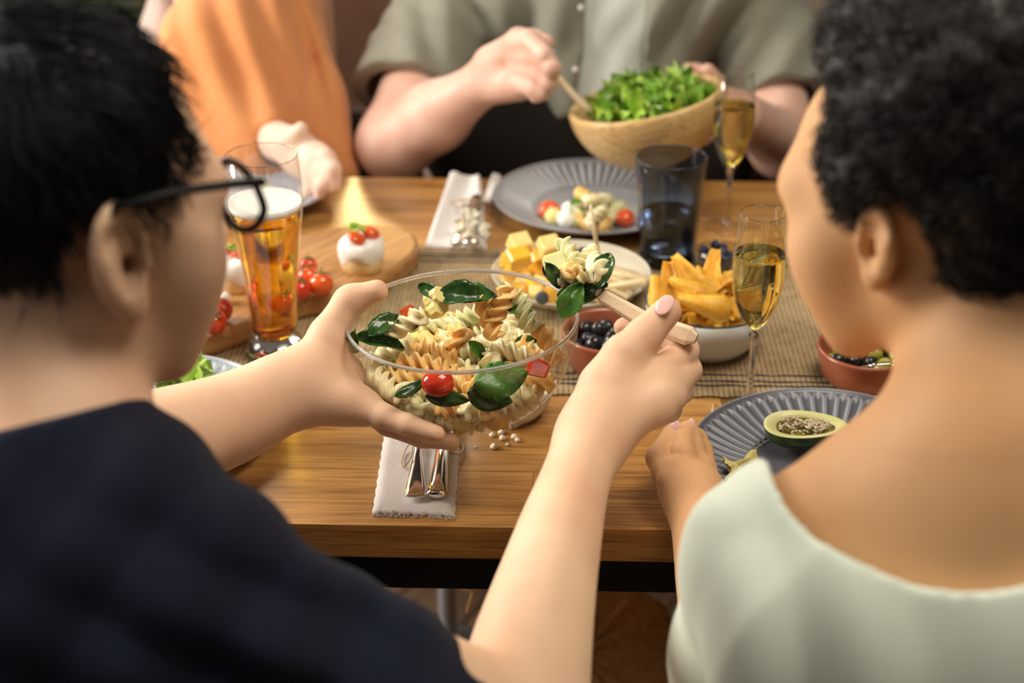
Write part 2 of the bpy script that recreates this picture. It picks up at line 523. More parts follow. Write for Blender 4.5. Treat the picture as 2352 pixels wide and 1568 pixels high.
cr = N(nt, 'ShaderNodeValToRGB')
cr.color_ramp.elements[0].position = .15; cr.color_ramp.elements[0].color = (.17, .105, .045, 1)
cr.color_ramp.elements[1].position = .75; cr.color_ramp.elements[1].color = (.54, .40, .22, 1)
nt.links.new(mxb.outputs[0], cr.inputs[0]); nt.links.new(cr.outputs[0], p.inputs['Base Color'])
bp = N(nt, 'ShaderNodeBump', i_Strength=.6, i_Distance=.001); nt.links.new(mxa.outputs[0], bp.inputs['Height']); nt.links.new(bp.outputs[0], p.inputs['Normal'])
p.inputs['Roughness'].default_value = .7
M_['runner'] = m
RY0, RY1 = 1.463, 1.846
rn = MB(); nx, ny = 220, 40
V = []; F = []
for j in range(ny+1):
    for i in range(nx+1):
        x = -1.12+2.24*i/nx; y = RY0+(RY1-RY0)*j/ny-1.65
        e = .0012*sin(i*2.1) if j in (0, ny) else 0
        V.append((x, y+e, .0022+.0005*sin(i*1.3)*sin(j*2.2)))
for j in range(ny):
    for i in range(nx):
        a = j*(nx+1)+i; F.append((a, a+1, a+nx+2, a+nx+1))
rn.add(V, F)
rn.add([(-1.12, RY0-1.65, .0003), (1.12, RY0-1.65, .0003), (1.12, RY1-1.65, .0003), (-1.12, RY1-1.65, .0003)], [(0, 3, 2, 1)])
run = rn.build('table_runner', M_['runner'], None, (0, 1.65, TZ))
tag(run, 'woven straw table runner with dark blue threads near its front edge', 'table runner')
M_['thread'] = mat('blue_thread', (.035, .04, .075), .8)
for k, y in enumerate((1.486, 1.496, 1.510, 1.803, 1.815, 1.825)):
    t = MB().tube([(-1.11+2.22*i/160, y-1.65+.0007*sin(i*1.9+k), .0030+.0004*sin(i*2.7)) for i in range(161)], .0008, 4)
    t.build('thread', M_['thread'], run)

# ------------------------------------------------------------------ fluted plates
def plate_mats(nm, base, edge, rough=.25):
    m, nt, p = newmat(nm)
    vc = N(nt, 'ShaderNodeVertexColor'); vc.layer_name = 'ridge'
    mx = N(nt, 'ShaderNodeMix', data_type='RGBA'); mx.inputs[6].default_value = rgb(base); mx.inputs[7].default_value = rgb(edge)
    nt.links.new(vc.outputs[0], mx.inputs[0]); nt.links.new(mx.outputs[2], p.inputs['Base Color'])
    p.inputs['Roughness'].default_value = rough
    return m
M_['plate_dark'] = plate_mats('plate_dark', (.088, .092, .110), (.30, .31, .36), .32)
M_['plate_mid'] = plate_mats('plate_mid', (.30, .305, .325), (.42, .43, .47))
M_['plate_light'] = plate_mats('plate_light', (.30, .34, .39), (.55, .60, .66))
M_['plate_pale'] = plate_mats('plate_pale', (.42, .42, .50), (.58, .58, .66))

def fluted_plate(label, c, R, m, nfl=60, beads=True, group=None):
    t = thing('fluted_plate', label, 'plate', (c[0], c[1], TZ), 0, group)
    per = 12; seg = nfl*per
    r0 = R*.60
    top = [(.001, .006), (r0*.5, .0058), (r0*.93, .006), (r0, .0075)]
    nrim = 22
    V = []; col = []; rings = []
    def ring(r, z, c_=0.0, fn=None):
        st_ = len(V)
        for k in range(seg):
            a = 2*pi*k/seg
            zz, cc = (z, c_) if fn is None else fn(k)
            V.append((r*cos(a), r*sin(a), zz)); col.append(cc)
        rings.append(st_)
    for r, z in top: ring(r, z)
    for i in range(nrim+1):
        s = i/nrim
        r = r0+(R*.985-r0)*s
        zb = .0085+.0155*s**1.3
        def fn(k, s=s, r=r, zb=zb):
            a = abs(((k % per)/per)-.5)*2       # 0 centre of flute .. 1 at its edge
            w = 2*pi*r/nfl/2
            # distance to petal outline, in metres
            x = a*w; hw = .80*w
            L = (R*.96-r0)
            y = (s*(R*.985-r0)); yc = L-hw
            if y > yc: d = hw-sqrt(x*x+(y-yc)**2)
            else: d = hw-x
            dl = abs(d)
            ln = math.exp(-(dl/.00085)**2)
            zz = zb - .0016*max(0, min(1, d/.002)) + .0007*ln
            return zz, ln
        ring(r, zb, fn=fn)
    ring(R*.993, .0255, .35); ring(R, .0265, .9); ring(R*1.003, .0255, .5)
    ring(R*.99, .0225); ring(R*.80, .013); ring(R*.62, .004); ring(R*.55, .0006); ring(.001, .0006)
    F = []
    k = np.arange(seg); k2 = (k+1) % seg
    fs = [np.stack([a+k, a+k2, b+k2, b+k], 1) for a, b in zip(rings[:-1], rings[1:])]
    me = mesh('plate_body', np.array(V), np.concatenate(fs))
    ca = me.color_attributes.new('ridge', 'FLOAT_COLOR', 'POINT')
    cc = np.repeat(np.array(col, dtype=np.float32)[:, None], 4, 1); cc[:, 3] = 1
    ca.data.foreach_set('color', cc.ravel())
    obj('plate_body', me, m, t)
    if beads:
        b = MB()
        nb = 150
        for q in range(nb):
            a = 2*pi*q/nb
            b.ball((r0*.965*cos(a), r0*.965*sin(a), .0072), .0009, 6, 4)
        bm = mat('bead_glaze', (.50, .50, .50), .3)
        o = b.build('beading', bm, t); o['kind'] = 'stuff'
    return t

PR = onz(1906, 1068, .765); PB = onz(1362, 462, .765); PL = onz(330, 974, .765); PF = onz(580, 438, .765)
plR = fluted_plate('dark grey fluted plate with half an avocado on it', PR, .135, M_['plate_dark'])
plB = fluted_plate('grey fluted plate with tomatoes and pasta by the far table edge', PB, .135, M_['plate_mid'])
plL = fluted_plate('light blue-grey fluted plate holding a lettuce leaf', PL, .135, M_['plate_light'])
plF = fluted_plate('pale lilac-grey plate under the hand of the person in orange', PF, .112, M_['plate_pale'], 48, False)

# ------------------------------------------------------------------ glasses
def flute(label, x, y, H=.215, fill=.72):
    t = thing('champagne_flute', label, 'glass', (x, y, TZ+(.0027 if RY0 < y < RY1 else 0)), 0, None)
    out = [(.001, .0), (.029, .0), (.0295, .0012), (.024, .0022), (.012, .0045), (.0055, .009), (.0036, .018), (.0033, .05), (.0036, .072),
           (.0055, .082), (.011, .091), (.0175, .103), (.0225, .117), (.0262, .135), (.0275, .150), (.0272, .168), (.0255, .190), (.0230, .212), (.0225, .2155)]
    inn = [(.0215, .2155), (.0220, .212), (.0245, .190), (.0262, .168), (.0265, .150), (.0252, .135), (.0215, .118), (.0165, .105), (.010, .0945), (.004, .0885), (.001, .087)]
    sc = H/.2155
    MB().lathe([(r, z*sc) for r, z in out], 48).build('glass_body', M_['glass'], t)
    MB().lathe([(r, z*sc) for r, z in inn], 48).build('inner_wall', M_['glass'], t)
    # solid stem knob catches light
    MB().lathe([(.001, .005), (.005, .0085), (.0033, .018), (.0030, .05), (.0033, .072), (.005, .082), (.001, .086)], 20).build('stem', M_['clearsolid'], t)
    zt = .172*sc
    ip = [(r-.0003, z*sc) for r, z in inn[::-1] if z*sc < zt]
    ip.append((.0259, zt-.0006)); ip.append((.0255, zt)); ip.append((.001, zt-.0001))
    MB().lathe(ip, 48).build('wine', M_['wine'], t)
    rim = MB().lathe([(.0222+.0007*cos(a), .2155*sc+.0007*sin(a)) for a in [2*pi*q/8 for q in range(8)]], 48, close=True)
    rim.build('rim', M_['rimglass'], t)
    return t
M_['clearsolid'] = liquid('solid_glass', (.97, .975, .97), 1.5)
M_['rimglass'] = thin_glass('rim_glass', (.80, .80, .78), 0.03)
f1 = onz(1719, 926, TZ); f2 = onz(1668, 521, TZ)
flute('champagne flute of pale wine beside the bowl of chips', f1.x, f1.y, .2165)
flute('champagne flute of pale wine on the far side near the wooden bowl', f2.x, f2.y, .212)

bg = onz(636, 816, TZ+.0027)
t = thing('beer_glass', 'tall wheat-beer glass of golden beer with white foam', 'glass', (bg.x, bg.y, TZ+.0027))
bo = [(.001, 0), (.0335, 0), (.0345, .003), (.0345, .010), (.032, .017), (.0285, .024), (.0270, .034), (.0268, .055), (.0280, .080), (.0305, .107), (.0345, .137), (.0382, .163), (.0402, .185), (.0405, .203), (.0392, .222), (.0380, .2365)]
bi = [(.0368, .2365), (.0380, .222), (.0393, .203), (.0390, .185), (.0370, .163), (.0333, .137), (.0293, .107), (.0268, .080), (.0255, .055), (.0256, .036), (.022, .030), (.001, .028)]
MB().lathe(bo, 56).build('glass_body', M_['glass'], t)
MB().lathe(bi, 56).build('inner_wall', M_['glass'], t)
MB().lathe([(.001, .0015), (.032, .0015), (.033, .004), (.033, .010), (.0305, .017), (.027, .023), (.02, .0265), (.001, .0265)], 48).build('base', M_['clearsolid'], t)
zt = .177
ip = [(r-.0003, z) for r, z in bi[::-1] if z < zt] + [(.0380, zt), (.001, zt)]
MB().lathe(ip, 56).build('beer', M_['beer'], t)
MB().lathe([(.001, zt+.0003), (.0382, zt+.0003), (.0388, zt+.004), (.0390, zt+.0085), (.0378, zt+.0078), (.030, zt+.0070), (.012, zt+.0075), (.001, zt+.0073)], 56).build('foam', M_['foam'], t)
MB().lathe([(.0374+.0008*cos(a), .2365+.0008*sin(a)) for a in [2*pi*q/8 for q in range(8)]], 56, close=True).build('rim', M_['rimglass'], t)

tu = onz(1531, 598, TZ+.0027)
t = thing('tumbler', 'tall smoky grey glass tumbler with facets', 'glass', (tu.x, tu.y, TZ+.0027))
V = []; F = []; seg = 60
def facet(r, k, s):
    a = 2*pi*k/seg
    return r*(1-s*.045*(1-abs(cos(a*5))))
lv = [(.001, 0, 0), (.034, 0, 0), (.0365, .004, .3), (.0375, .03, 1), (.0392, .07, 1), (.0415, .105, 1), (.0428, .118, .4), (.0434, .124, 0), (.0440, .138, 0)]
for r, z, s in lv:
    for k in range(seg):
        rr = facet(r, k, s); a = 2*pi*k/seg; V.append((rr*cos(a), rr*sin(a), z))
for i in range(len(lv)-1):
    for k in range(seg): F.append((i*seg+k, i*seg+(k+1) % seg, (i+1)*seg+(k+1) % seg, (i+1)*seg+k))
MB().add(V, F).build('glass_body', M_['smoke'], t)
MB().lathe([(.0422, .138), (.0415, .124), (.038, .08), (.0345, .02), (.030, .014), (.001, .013)], 60).build('inner_wall', M_['smoke'], t)
MB().lathe([(.001, .002), (.0335, .002), (.034, .005), (.033, .011), (.001, .0115)], 48).build('base', liquid('smoke_solid', (.35, .37, .42), 1.5), t)
MB().lathe([(.001, .0145), (.029, .0150), (.0335, .021), (.0365, .066), (.001, .0662)], 48).build('water', M_['water'], t)
MB().lathe([(.0431+.0009*cos(a), .138+.0009*sin(a)) for a in [2*pi*q/8 for q in range(8)]], 56, close=True).build('rim', mat('smoke_rim', (.06, .065, .08), .1, trans=.3), t)

# ------------------------------------------------------------------ bowls
def bowl(name, label, c, prof, m, seg=56, rimm=None, cat='bowl'):
    t = thing(name, label, cat, c)
    MB().lathe(prof, seg).build('bowl_body', m, t)
    if rimm:
        r, z, w = rimm[1:]
        MB().lathe([(r+w*cos(a), z+w*sin(a)) for a in [2*pi*q/8 for q in range(8)]], seg, close=True).build('rim', rimm[0], t)
    return t
RZ = TZ+.0027
cb = onz(1626, 690, RZ+.058)
bowl('enamel_bowl', 'white enamel bowl with a dark rim full of yellow chips', (cb.x, cb.y, RZ),
     [(.001, 0), (.034, 0), (.046, .004), (.058, .018), (.066, .038), (.0697, .058), (.0680, .058), (.0645, .039), (.056, .020), (.044, .007), (.001, .004)], M_['whiteceramic'], 64, (M_['rimblack'], .0690, .0585, .0011))
tc1 = onz(1405, 762, RZ+.042)
bowl('terracotta_bowl', 'terracotta bowl of black olives behind the fork handle', (tc1.x, tc1.y, RZ),
     [(.001, 0), (.040, 0), (.046, .005), (.051, .020), (.055, .042), (.0545, .045), (.0520, .045), (.0505, .042), (.0465, .021), (.041, .008), (.001, .006)], M_['terra'], 56)
tc2 = onz(1992, 800, RZ+.036)
bowl('terracotta_bowl', 'terracotta bowl of green and black olives under the woman\'s chin', (tc2.x, tc2.y, RZ),
     [(.001, 0), (.040, 0), (.046, .005), (.050, .020), (.0535, .036), (.053, .039), (.0505, .039), (.049, .036), (.0455, .021), (.040, .008), (.001, .006)], M_['terra'], 56)
gb = onz(1651, 574, RZ+.030)
bowl('small_glass_bowl', 'small clear glass bowl filled with blueberries', (gb.x, gb.y, RZ),
     [(.001, 0), (.014, 0), (.016, .003), (.022, .012), (.0265, .022), (.0275, .032), (.0262, .032), (.025, .022), (.0205, .0135), (.014, .006), (.001, .005)], M_['bowlglass'], 40, (M_['rimglass'], .0269, .032, .0009))
fp = onz(1312, 628, RZ+.026)
bowl('fruit_dish', 'shallow stone-coloured dish heaped with mango and pineapple', (fp.x, fp.y, RZ),
     [(.001, 0), (.050, 0), (.056, .003), (.075, .012), (.0935, .025), (.0955, .028), (.093, .0285), (.073, .0165), (.054, .0075), (.001, .006)], M_['creamceramic'], 64, (mat('dish_rim', (.62, .60, .50), .3), .0945, .0283, .0013))
wb = onz(1174, 872, TZ+.040)
bowl('dip_bowl', 'small white bowl on the table behind the clear salad bowl', (wb.x, wb.y, TZ),
     [(.001, 0), (.026, 0), (.030, .003), (.040, .016), (.0455, .032), (.047, .040), (.0453, .040), (.0438, .032), (.0385, .017), (.028, .006), (.001, .004)], M_['whiteceramic'], 48)

# clear salad bowl, held level in the air
BC = at(1062, 733, 1.462)
BR = .1085
t = thing('salad_bowl', 'clear plastic salad bowl of pasta salad held in one hand', 'bowl', BC)
t.rotation_euler = (0, radians(-1.8), 0)
prof = []; NB = 26
for i in range(NB+1):
    a = pi/2*(i/NB)
    z = -BR*cos(a); r = BR*sin(a)
    z = max(z, -.1035)
    prof.append((max(r, .001), z))
inner = [(max(r-.0022 if r > .01 else r, .001), min(z+.0022, 0)) for r, z in prof[::-1]]
MB().lathe(prof, 96).build('bowl_body', M_['bowlglass'], t)
MB().lathe([(BR-.0012+.0016*cos(a), .0010+.0020*sin(a)) for a in [2*pi*q/10 for q in range(10)]], 96, close=True).build('rim', mat('plastic_rim', (.72, .72, .72), .12, trans=.75, ior=1.3), t)
BOWL_T = t

# wooden bowl, tilted in the far man's hands
WC = at(1484, 228, 2.13); WR = .1075
t = thing('wooden_bowl', 'pale wooden salad bowl of chopped green lettuce held above the table', 'bowl', WC)
t.rotation_euler = (radians(-3), radians(-12), 0)
po = []
for i in range(21):
    a = pi/2*i/20
    po.append((max(WR*sin(a)**.92, .001), -.094*cos(a)**1.05 if i < 20 else 0))
po = [(.001, -.094), (.030, -.094)] + [q for q in po if q[0] > .034]
pi_ = [(max(r-.0085, .001), min(z+.0085, 0.0015)) for r, z in po[::-1]]
MB().lathe(po+[(WR-.002, .0025), (WR-.0065, .0025)]+pi_, 72).build('bowl_body', M_['bowlwood'], t)
WOOD_T = t

# ------------------------------------------------------------------ serving board
zb = RZ+.026
olpx = [(484, 771), (574, 739), (690, 688), (780, 672), (870, 637), (930, 600), (962, 562), (945, 532), (880, 513), (800, 515), (720, 531), (600, 548), (450, 572), (320, 622), (250, 700), (290, 765), (390, 790)]
P0 = [onz(x, y, zb) for x, y in olpx]
def closed_spline(P, k=6):
    out = []; n = len(P)
    for i in range(n):
        p0, p1, p2, p3 = P[i-1], P[i], P[(i+1) % n], P[(i+2) % n]
        for q in range(k):
            s = q/k
            out.append(.5*((2*p1)+(-p0+p2)*s+(2*p0-5*p1+4*p2-p3)*s*s+(-p0+3*p1-3*p2+p3)*s**3))
    return out
sp = closed_spline(P0)
bcx = sum(p.x for p in sp)/len(sp); bcy = sum(p.y for p in sp)/len(sp)
bd = MB().prism([(p.x-bcx, p.y-bcy) for p in sp], 0, .026, .006)
brot = radians(54)
# grain runs along the board: build in rotated frame
V = [Matrix.Rotation(-brot, 3, 'Z') @ Vector(v) for v in bd.v]
bo_ = obj('serving_board', mesh('serving_board', np.array([tuple(v) for v in V]), bd.f, False), M_['board'], None, (bcx, bcy, RZ))
bo_.rotation_euler = (0, 0, brot)
tag(bo_, 'oval wooden serving board with tomatoes and canapes', 'board')
BOARDZ = zb
# ------------------------------------------------------------------ food shapes
def fusilli_mesh(L=.042, R=.0082, turns=1.6, seed=0):
    rn_ = random.Random(seed)
    per = 18; n = 30
    V = []; F = []
    bend = rn_.uniform(-.10, .10)
    for i in range(n+1):
        s = i/n
        tw = 2*pi*turns*s/1.0
        for k in range(per):
            a = 2*pi*k/per
            lobe = .5+.5*cos(3*a)
            r = R*(.34+.68*lobe**1.1)*(1+.06*sin(11*s+2*k))
            if i in (0, n): r *= .6
            an = a+tw
            V.append((r*cos(an)+bend*L*(1-(2*s-1)**2), r*sin(an), (s-.5)*L))
    for i in range(n):
        for k in range(per):
            k2 = (k+1) % per
            F.append((i*per+k, i*per+k2, (i+1)*per+k2, (i+1)*per+k))
    F.append(tuple(range(per-1, -1, -1))); F.append(tuple(n*per+k for k in range(per)))
    return mesh('fusilli', np.array(V), F)

def leaf_mesh(L=.045, W=.026, curl=.35, cup=.3, seed=0, wavy=.0):
    rn_ = random.Random(seed)
    nu, nv = 14, 8
    V = []; F = []
    for side in (1, -1):
        for i in range(nu+1):
            s = i/nu
            w = W/2*(sin(pi*s**.8)**.8+.03)
            for j in range(nv+1):
                v = 2*j/nv-1
                x = (s-.5)*L
                z = curl*L*(.25-(s-.5)**2)*1.2 + cup*W*v*v*.5 + wavy*sin(s*14+v*2+seed)*abs(v)*W
                z += -.0014*(1-abs(v))**3 + .0009*sin(s*30-abs(v)*9)*(W/.03)+.05*W*sin(s*9+v*3+seed)
                V.append((x, v*w, z+side*.0003))
    n1_ = (nu+1)*(nv+1)
    for i in range(nu):
        for j in range(nv):
            a = i*(nv+1)+j
            q = (a, a+nv+1, a+nv+2, a+1)
            F.append(q); F.append(tuple(n1_+z for z in q[::-1]))
    for i in range(nu):
        for j in (0, nv):
            a = i*(nv+1)+j; b = a+nv+1
            F.append((a, b, b+n1_, a+n1_) if j else (b, a, a+n1_, b+n1_))
    return mesh('leaf', np.array(V), F)

def blob_mesh(name, r, seg=16, rings=12, noise=.0, seed=0, fn=None):
    b = MB().ball((0, 0, 0), r, seg, rings)
    rn_ = random.Random(seed); ph = [rn_.uniform(0, 6) for _ in range(6)]
    out = []
    for v in b.v:
        n = v.normalized() if v.length > 0 else v
        k = 1+noise*(sin(n.x*5+ph[0])+sin(n.y*6+ph[1])+sin(n.z*5+ph[2]))/3
        q = v*k
        if fn: q = fn(q)
        out.append(tuple(q))
    return mesh(name, np.array(out), b.f)

def cube_mesh(name, a, b, c, seed=0, bev=.0015):
    m_ = MB().box((-a/2, -b/2, -c/2), (a/2, b/2, c/2), bev=bev)
    rn_ = random.Random(seed); ph = [rn_.uniform(0, 6) for _ in range(3)]
    return mesh(name, np.array([(v.x*(1+.12*sin(v.z*300+ph[0])), v.y*(1+.12*sin(v.x*260+ph[1])), v.z*(1+.1*sin(v.y*280+ph[2]))) for v in m_.v]), m_.f, False)

M_['pasta_pale'] = mat('pasta_pale', (.86, .78, .46), .35, col2=(.90, .84, .56), nscale=60, sss=.25, sssr=(1, .8, .4), rand=.05, bump=.08, bscale=300, coat=.15)
M_['pasta_green'] = mat('pasta_green', (.70, .71, .38), .35, col2=(.80, .80, .50), nscale=60, sss=.25, sssr=(1, .9, .4), rand=.06, coat=.15)
M_['pasta_orange'] = mat('pasta_orange', (.88, .52, .15), .35, col2=(.92, .62, .24), nscale=60, sss=.25, sssr=(1, .6, .2), rand=.06, coat=.15)
M_['corn'] = mat('baby_corn', (.86, .74, .24), .4, col2=(.90, .82, .42), nscale=80, sss=.2, bump=.2, bscale=300)
M_['spinach'] = mat('spinach', (.018, .060, .012), .25, col2=(.035, .105, .022), nscale=60, bump=.3, bscale=160, rand=.25, coat=.3)
M_['basil'] = mat('basil', (.055, .17, .018), .3, col2=(.10, .26, .035), nscale=60, bump=.3, bscale=160, rand=.1)
M_['basil2'] = mat('leaf_green', (.035, .115, .012), .3, col2=(.075, .20, .025), nscale=45, bump=.4, bscale=130)
M_['tomato'] = mat('tomato', (.62, .035, .012), .12, col2=(.70, .065, .015), nscale=40, coat=.6, sss=.15)
M_['tomato_o'] = mat('tomato_bright', (.75, .08, .015), .14, col2=(.80, .13, .02), nscale=30, coat=.6, sss=.15)
M_['stem'] = mat('calyx', (.05, .13, .025), .6)
M_['mango'] = mat('mango', (.90, .47, .03), .3, col2=(.93, .56, .06), nscale=60, sss=.3, sssr=(1, .6, .2), coat=.2)
M_['pineapple'] = mat('pineapple', (.88, .66, .20), .35, col2=(.92, .76, .34), nscale=110, sss=.3, sssr=(1, .8, .3), bump=.25, bscale=300)
M_['blueberry'] = mat('blueberry', (.018, .022, .055), .45, col2=(.045, .055, .10), nscale=90)
M_['olive_k'] = mat('black_olive', (.012, .012, .014), .22, col2=(.022, .020, .022), nscale=30, coat=.3)
M_['olive_g'] = mat('green_olive', (.30, .29, .04), .2, col2=(.40, .38, .07), nscale=50, coat=.4, sss=.1)
M_['chip'] = mat('chip', (.78, .36, .025), .5, col2=(.90, .54, .07), nscale=55, bump=.3, bscale=250, sss=.15, rand=.08)
M_['lettuce'] = mat('lettuce', (.25, .44, .04), .35, col2=(.50, .68, .14), nscale=55, bump=.3, bscale=120, sss=.2, sssr=(.6, 1, .3), rand=.2)
M_['lettuce_d'] = mat('lettuce_dark', (.10, .25, .02), .35, col2=(.24, .44, .05), nscale=55, bump=.3, bscale=120, rand=.25)
M_['cream'] = mat('cream_cheese', (.90, .89, .84), .45, sss=.3, sssr=(1, 1, 1), bump=.1, bscale=90)
M_['bread'] = mat('bread', (.80, .58, .25), .6, col2=(.88, .70, .38), nscale=60, bump=.3, bscale=150)
M_['mozz'] = mat('mozzarella', (.88, .88, .82), .3, sss=.3, sssr=(1, 1, 1))
M_['av_skin'] = mat('avocado_skin', (.022, .048, .010), .35, col2=(.07, .13, .02), nscale=90, bump=.8, bscale=160, coat=.2)
M_['av_flesh'] = mat('avocado_flesh', (.50, .50, .19), .35, col2=(.60, .58, .30), nscale=25, sss=.2, sssr=(1, 1, .5))
M_['av_in'] = mat('avocado_pulp', (.16, .13, .02), .3, col2=(.30, .24, .05), nscale=90, bump=.6, bscale=200)
M_['seed'] = mat('seed_kernel', (.34, .26, .17), .5, col2=(.48, .39, .27), nscale=60, rand=.15)
M_['seed_w'] = mat('sesame', (.62, .56, .40), .5)

# ------------------------------------------------------------------ letting loose pieces settle in a container
def settle(bodies, contain, start, iters=170, g=.0012, seed=0, damp=1.0):
    """bodies: list of (offsets along the axis, radius). returns centres and axes"""
    rg = np.random.default_rng(seed)
    idx = []; P = []; R = []; ax = []
    for b, (off, r) in enumerate(bodies):
        a = rg.normal(size=3); a[2] *= .4; a /= np.linalg.norm(a)
        c = start(rg)
        for o in off:
            P.append(c+a*o); idx.append(b); R.append(r)
        ax.append(a)
    P = np.array(P); R = np.array(R); idx = np.array(idx); ax = np.array(ax)
    nb = len(bodies)
    sl = [np.where(idx == b)[0] for b in range(nb)]
    offs = [np.array(b[0]) for b in bodies]
    same = idx[:, None] == idx[None, :]
    rs = R[:, None]+R[None, :]
    for it in range(iters):
        P[:, 2] -= g*(1 if it < iters*.7 else .3)
        for _ in range(2):
            d = P[:, None]-P[None]
            dist = np.sqrt((d**2).sum(-1))+1e-9
            pen = np.where(same, 0, np.maximum(rs-dist, 0))
            P += ((d/dist[..., None])*pen[..., None]).sum(1)*.32
            P = contain(P, R)
        for b in range(nb):
            s = sl[b]
            if len(s) > 1:
                c = P[s].mean(0)
                a = P[s[-1]]-P[s[0]]; a /= np.linalg.norm(a)+1e-9
                ax[b] = a
                P[s] = c+a*(offs[b]-offs[b].mean())[:, None]
    C = np.array([P[s].mean(0) for s in sl])
    return C, ax

def frame(c, a, spin):
    z = Vector(a).normalized()
    x = z.orthogonal().normalized()
    y = z.cross(x)
    m = Matrix((x, y, z)).transposed()
    m = m @ Matrix.Rotation(spin, 3, 'Z')
    return Matrix.Translation(Vector(c)) @ m.to_4x4()

def in_sphere(c, R, zfloor=None, rimz=None):
    c = np.array(c)
    def f(P, r):
        d = P-c
        L = np.linalg.norm(d, axis=1)+1e-9
        lim = R-r
        low = d[:, 2] < 0
        k = np.where(low & (L > lim), lim/L, 1.0)
        Q = c+d*k[:, None]
        rr = np.linalg.norm(d[:, :2], axis=1)+1e-9
        k2 = np.where((~low) & (rr > lim), lim/rr, 1.0)
        Q[:, 0] = np.where(low, Q[:, 0], c[0]+d[:, 0]*k2); Q[:, 1] = np.where(low, Q[:, 1], c[1]+d[:, 1]*k2)
        if zfloor is not None: Q[:, 2] = np.maximum(Q[:, 2], zfloor+r)
        return Q
    return f

def in_cone(c, r0, r1, z0, z1):
    """bowl with floor radius r0 at z0 and rim radius r1 at z1"""
    def f(P, r):
        Q = P.copy()
        Q[:, 2] = np.maximum(Q[:, 2], z0+r)
        t_ = np.clip((Q[:, 2]-z0)/(z1-z0), 0, 1)
        lim = np.maximum(r0+(r1-r0)*t_**.6-r, .002)
        d = Q[:, :2]-np.array(c[:2]); L = np.linalg.norm(d, axis=1)+1e-9
        k = np.where(L > lim, lim/L, 1.0)
        Q[:, :2] = np.array(c[:2])+d*k[:, None]
        return Q
    return f

# ------------------------------------------------------------------ pasta salad in the clear bowl
fus = [fusilli_mesh(seed=s, turns=1.05+.12*s, L=.040+.003*(s % 3), R=.0104) for s in range(4)]
bodies = []; kinds = []
rk = random.Random(5)
for i in range(100):
    u = rk.random()
    kinds.append('pale' if u < .52 else 'green' if u < .78 else 'orange'); bodies.append(([-.012, 0, .012], .0086))
for i in range(13): kinds.append('corn'); bodies.append(([-.003, .003], .0085))
bc = np.array(BC)
Cn, Ax = settle(bodies, in_sphere(bc, BR-.0032, bc[2]-.094), lambda g_: bc+np.array([g_.uniform(-.06, .06), g_.uniform(-.06, .06), g_.uniform(-.05, .07)]), 170, seed=4)
pm_ = {'pale': M_['pasta_pale'], 'green': M_['pasta_green'], 'orange': M_['pasta_orange']}
lab = {'pale': 'cream-coloured fusilli twist in the clear salad bowl', 'green': 'pale green fusilli twist in the clear salad bowl', 'orange': 'orange fusilli twist in the clear salad bowl'}
grp = {'pale': 'cream fusilli in the salad bowl', 'green': 'green fusilli in the salad bowl', 'orange': 'orange fusilli in the salad bowl'}
fm = {}
for kd in pm_:
    for q in range(4):
        me_ = fus[q].copy(); me_.materials.append(pm_[kd]); fm[kd, q] = me_
def corn_mesh(seed):
    V = []; F = []; seg = 20; n = 6
    for i in range(n+1):
        s = i/n
        for k in range(seg):
            a = 2*pi*k/seg
            r = .0082*(1+.10*abs(sin(a*5)))*(1-.06*(2*s-1)**2)*(1+.05*sin(i*3.1))
            V.append((r*cos(a), r*sin(a), (s-.5)*.017))
    for i in range(n):
        for k in range(seg): F.append((i*seg+k, i*seg+(k+1) % seg, (i+1)*seg+(k+1) % seg, (i+1)*seg+k))
    F.append(tuple(range(seg-1, -1, -1))); F.append(tuple(n*seg+k for k in range(seg)))
    me_ = mesh('corn', np.array(V), F); me_.materials.append(M_['corn']); sharp_edges(me_, 50)
    return me_
cm_ = corn_mesh(0)
for i, kd in enumerate(kinds):
    if kd == 'corn':
        o = obj('baby_corn_piece', cm_, None)
        tag(o, 'cut piece of yellow baby corn in the clear salad bowl', 'baby corn', 'baby corn in the salad bowl')
    else:
        o = obj('fusilli', fm[kd, i % 4], None)
        tag(o, lab[kd], 'pasta', grp[kd])
    o.matrix_world = frame(Cn[i], Ax[i], rk.uniform(0, 6))

def heap_depth(px_, py_, Cs, rad=26, default=1.46):
    best = default; hit = False
    for c in Cs:
        x, y, d = proj(c)
        if (x-px_)**2+(y-py_)**2 < rad*rad:
            if not hit or d < best: best = d; hit = True
    return best
def face_cam(px_, py_, d, roll, tilt=0.0, tw=0.0):
    """matrix with local z towards the viewer, x rotated by roll in the picture, then tilted"""
    m = CAM_R @ Matrix.Rotation(radians(roll), 3, 'Z') @ Matrix.Rotation(radians(tilt), 3, 'X') @ Matrix.Rotation(radians(tw), 3, 'Y')
    return Matrix.Translation(at(px_, py_, d)) @ m.to_4x4()
def wall_depth(px_, py_, inset=.006):
    """depth at which the line of sight meets the near wall of the clear bowl"""
    d = (at(px_, py_, 1)-CAM_O); o_ = CAM_O-Vector(BC)
    a = d.dot(d); b = 2*o_.dot(d); c = o_.dot(o_)-(BR-inset)**2
    return (-b-sqrt(max(b*b-4*a*c, 0)))/(2*a)

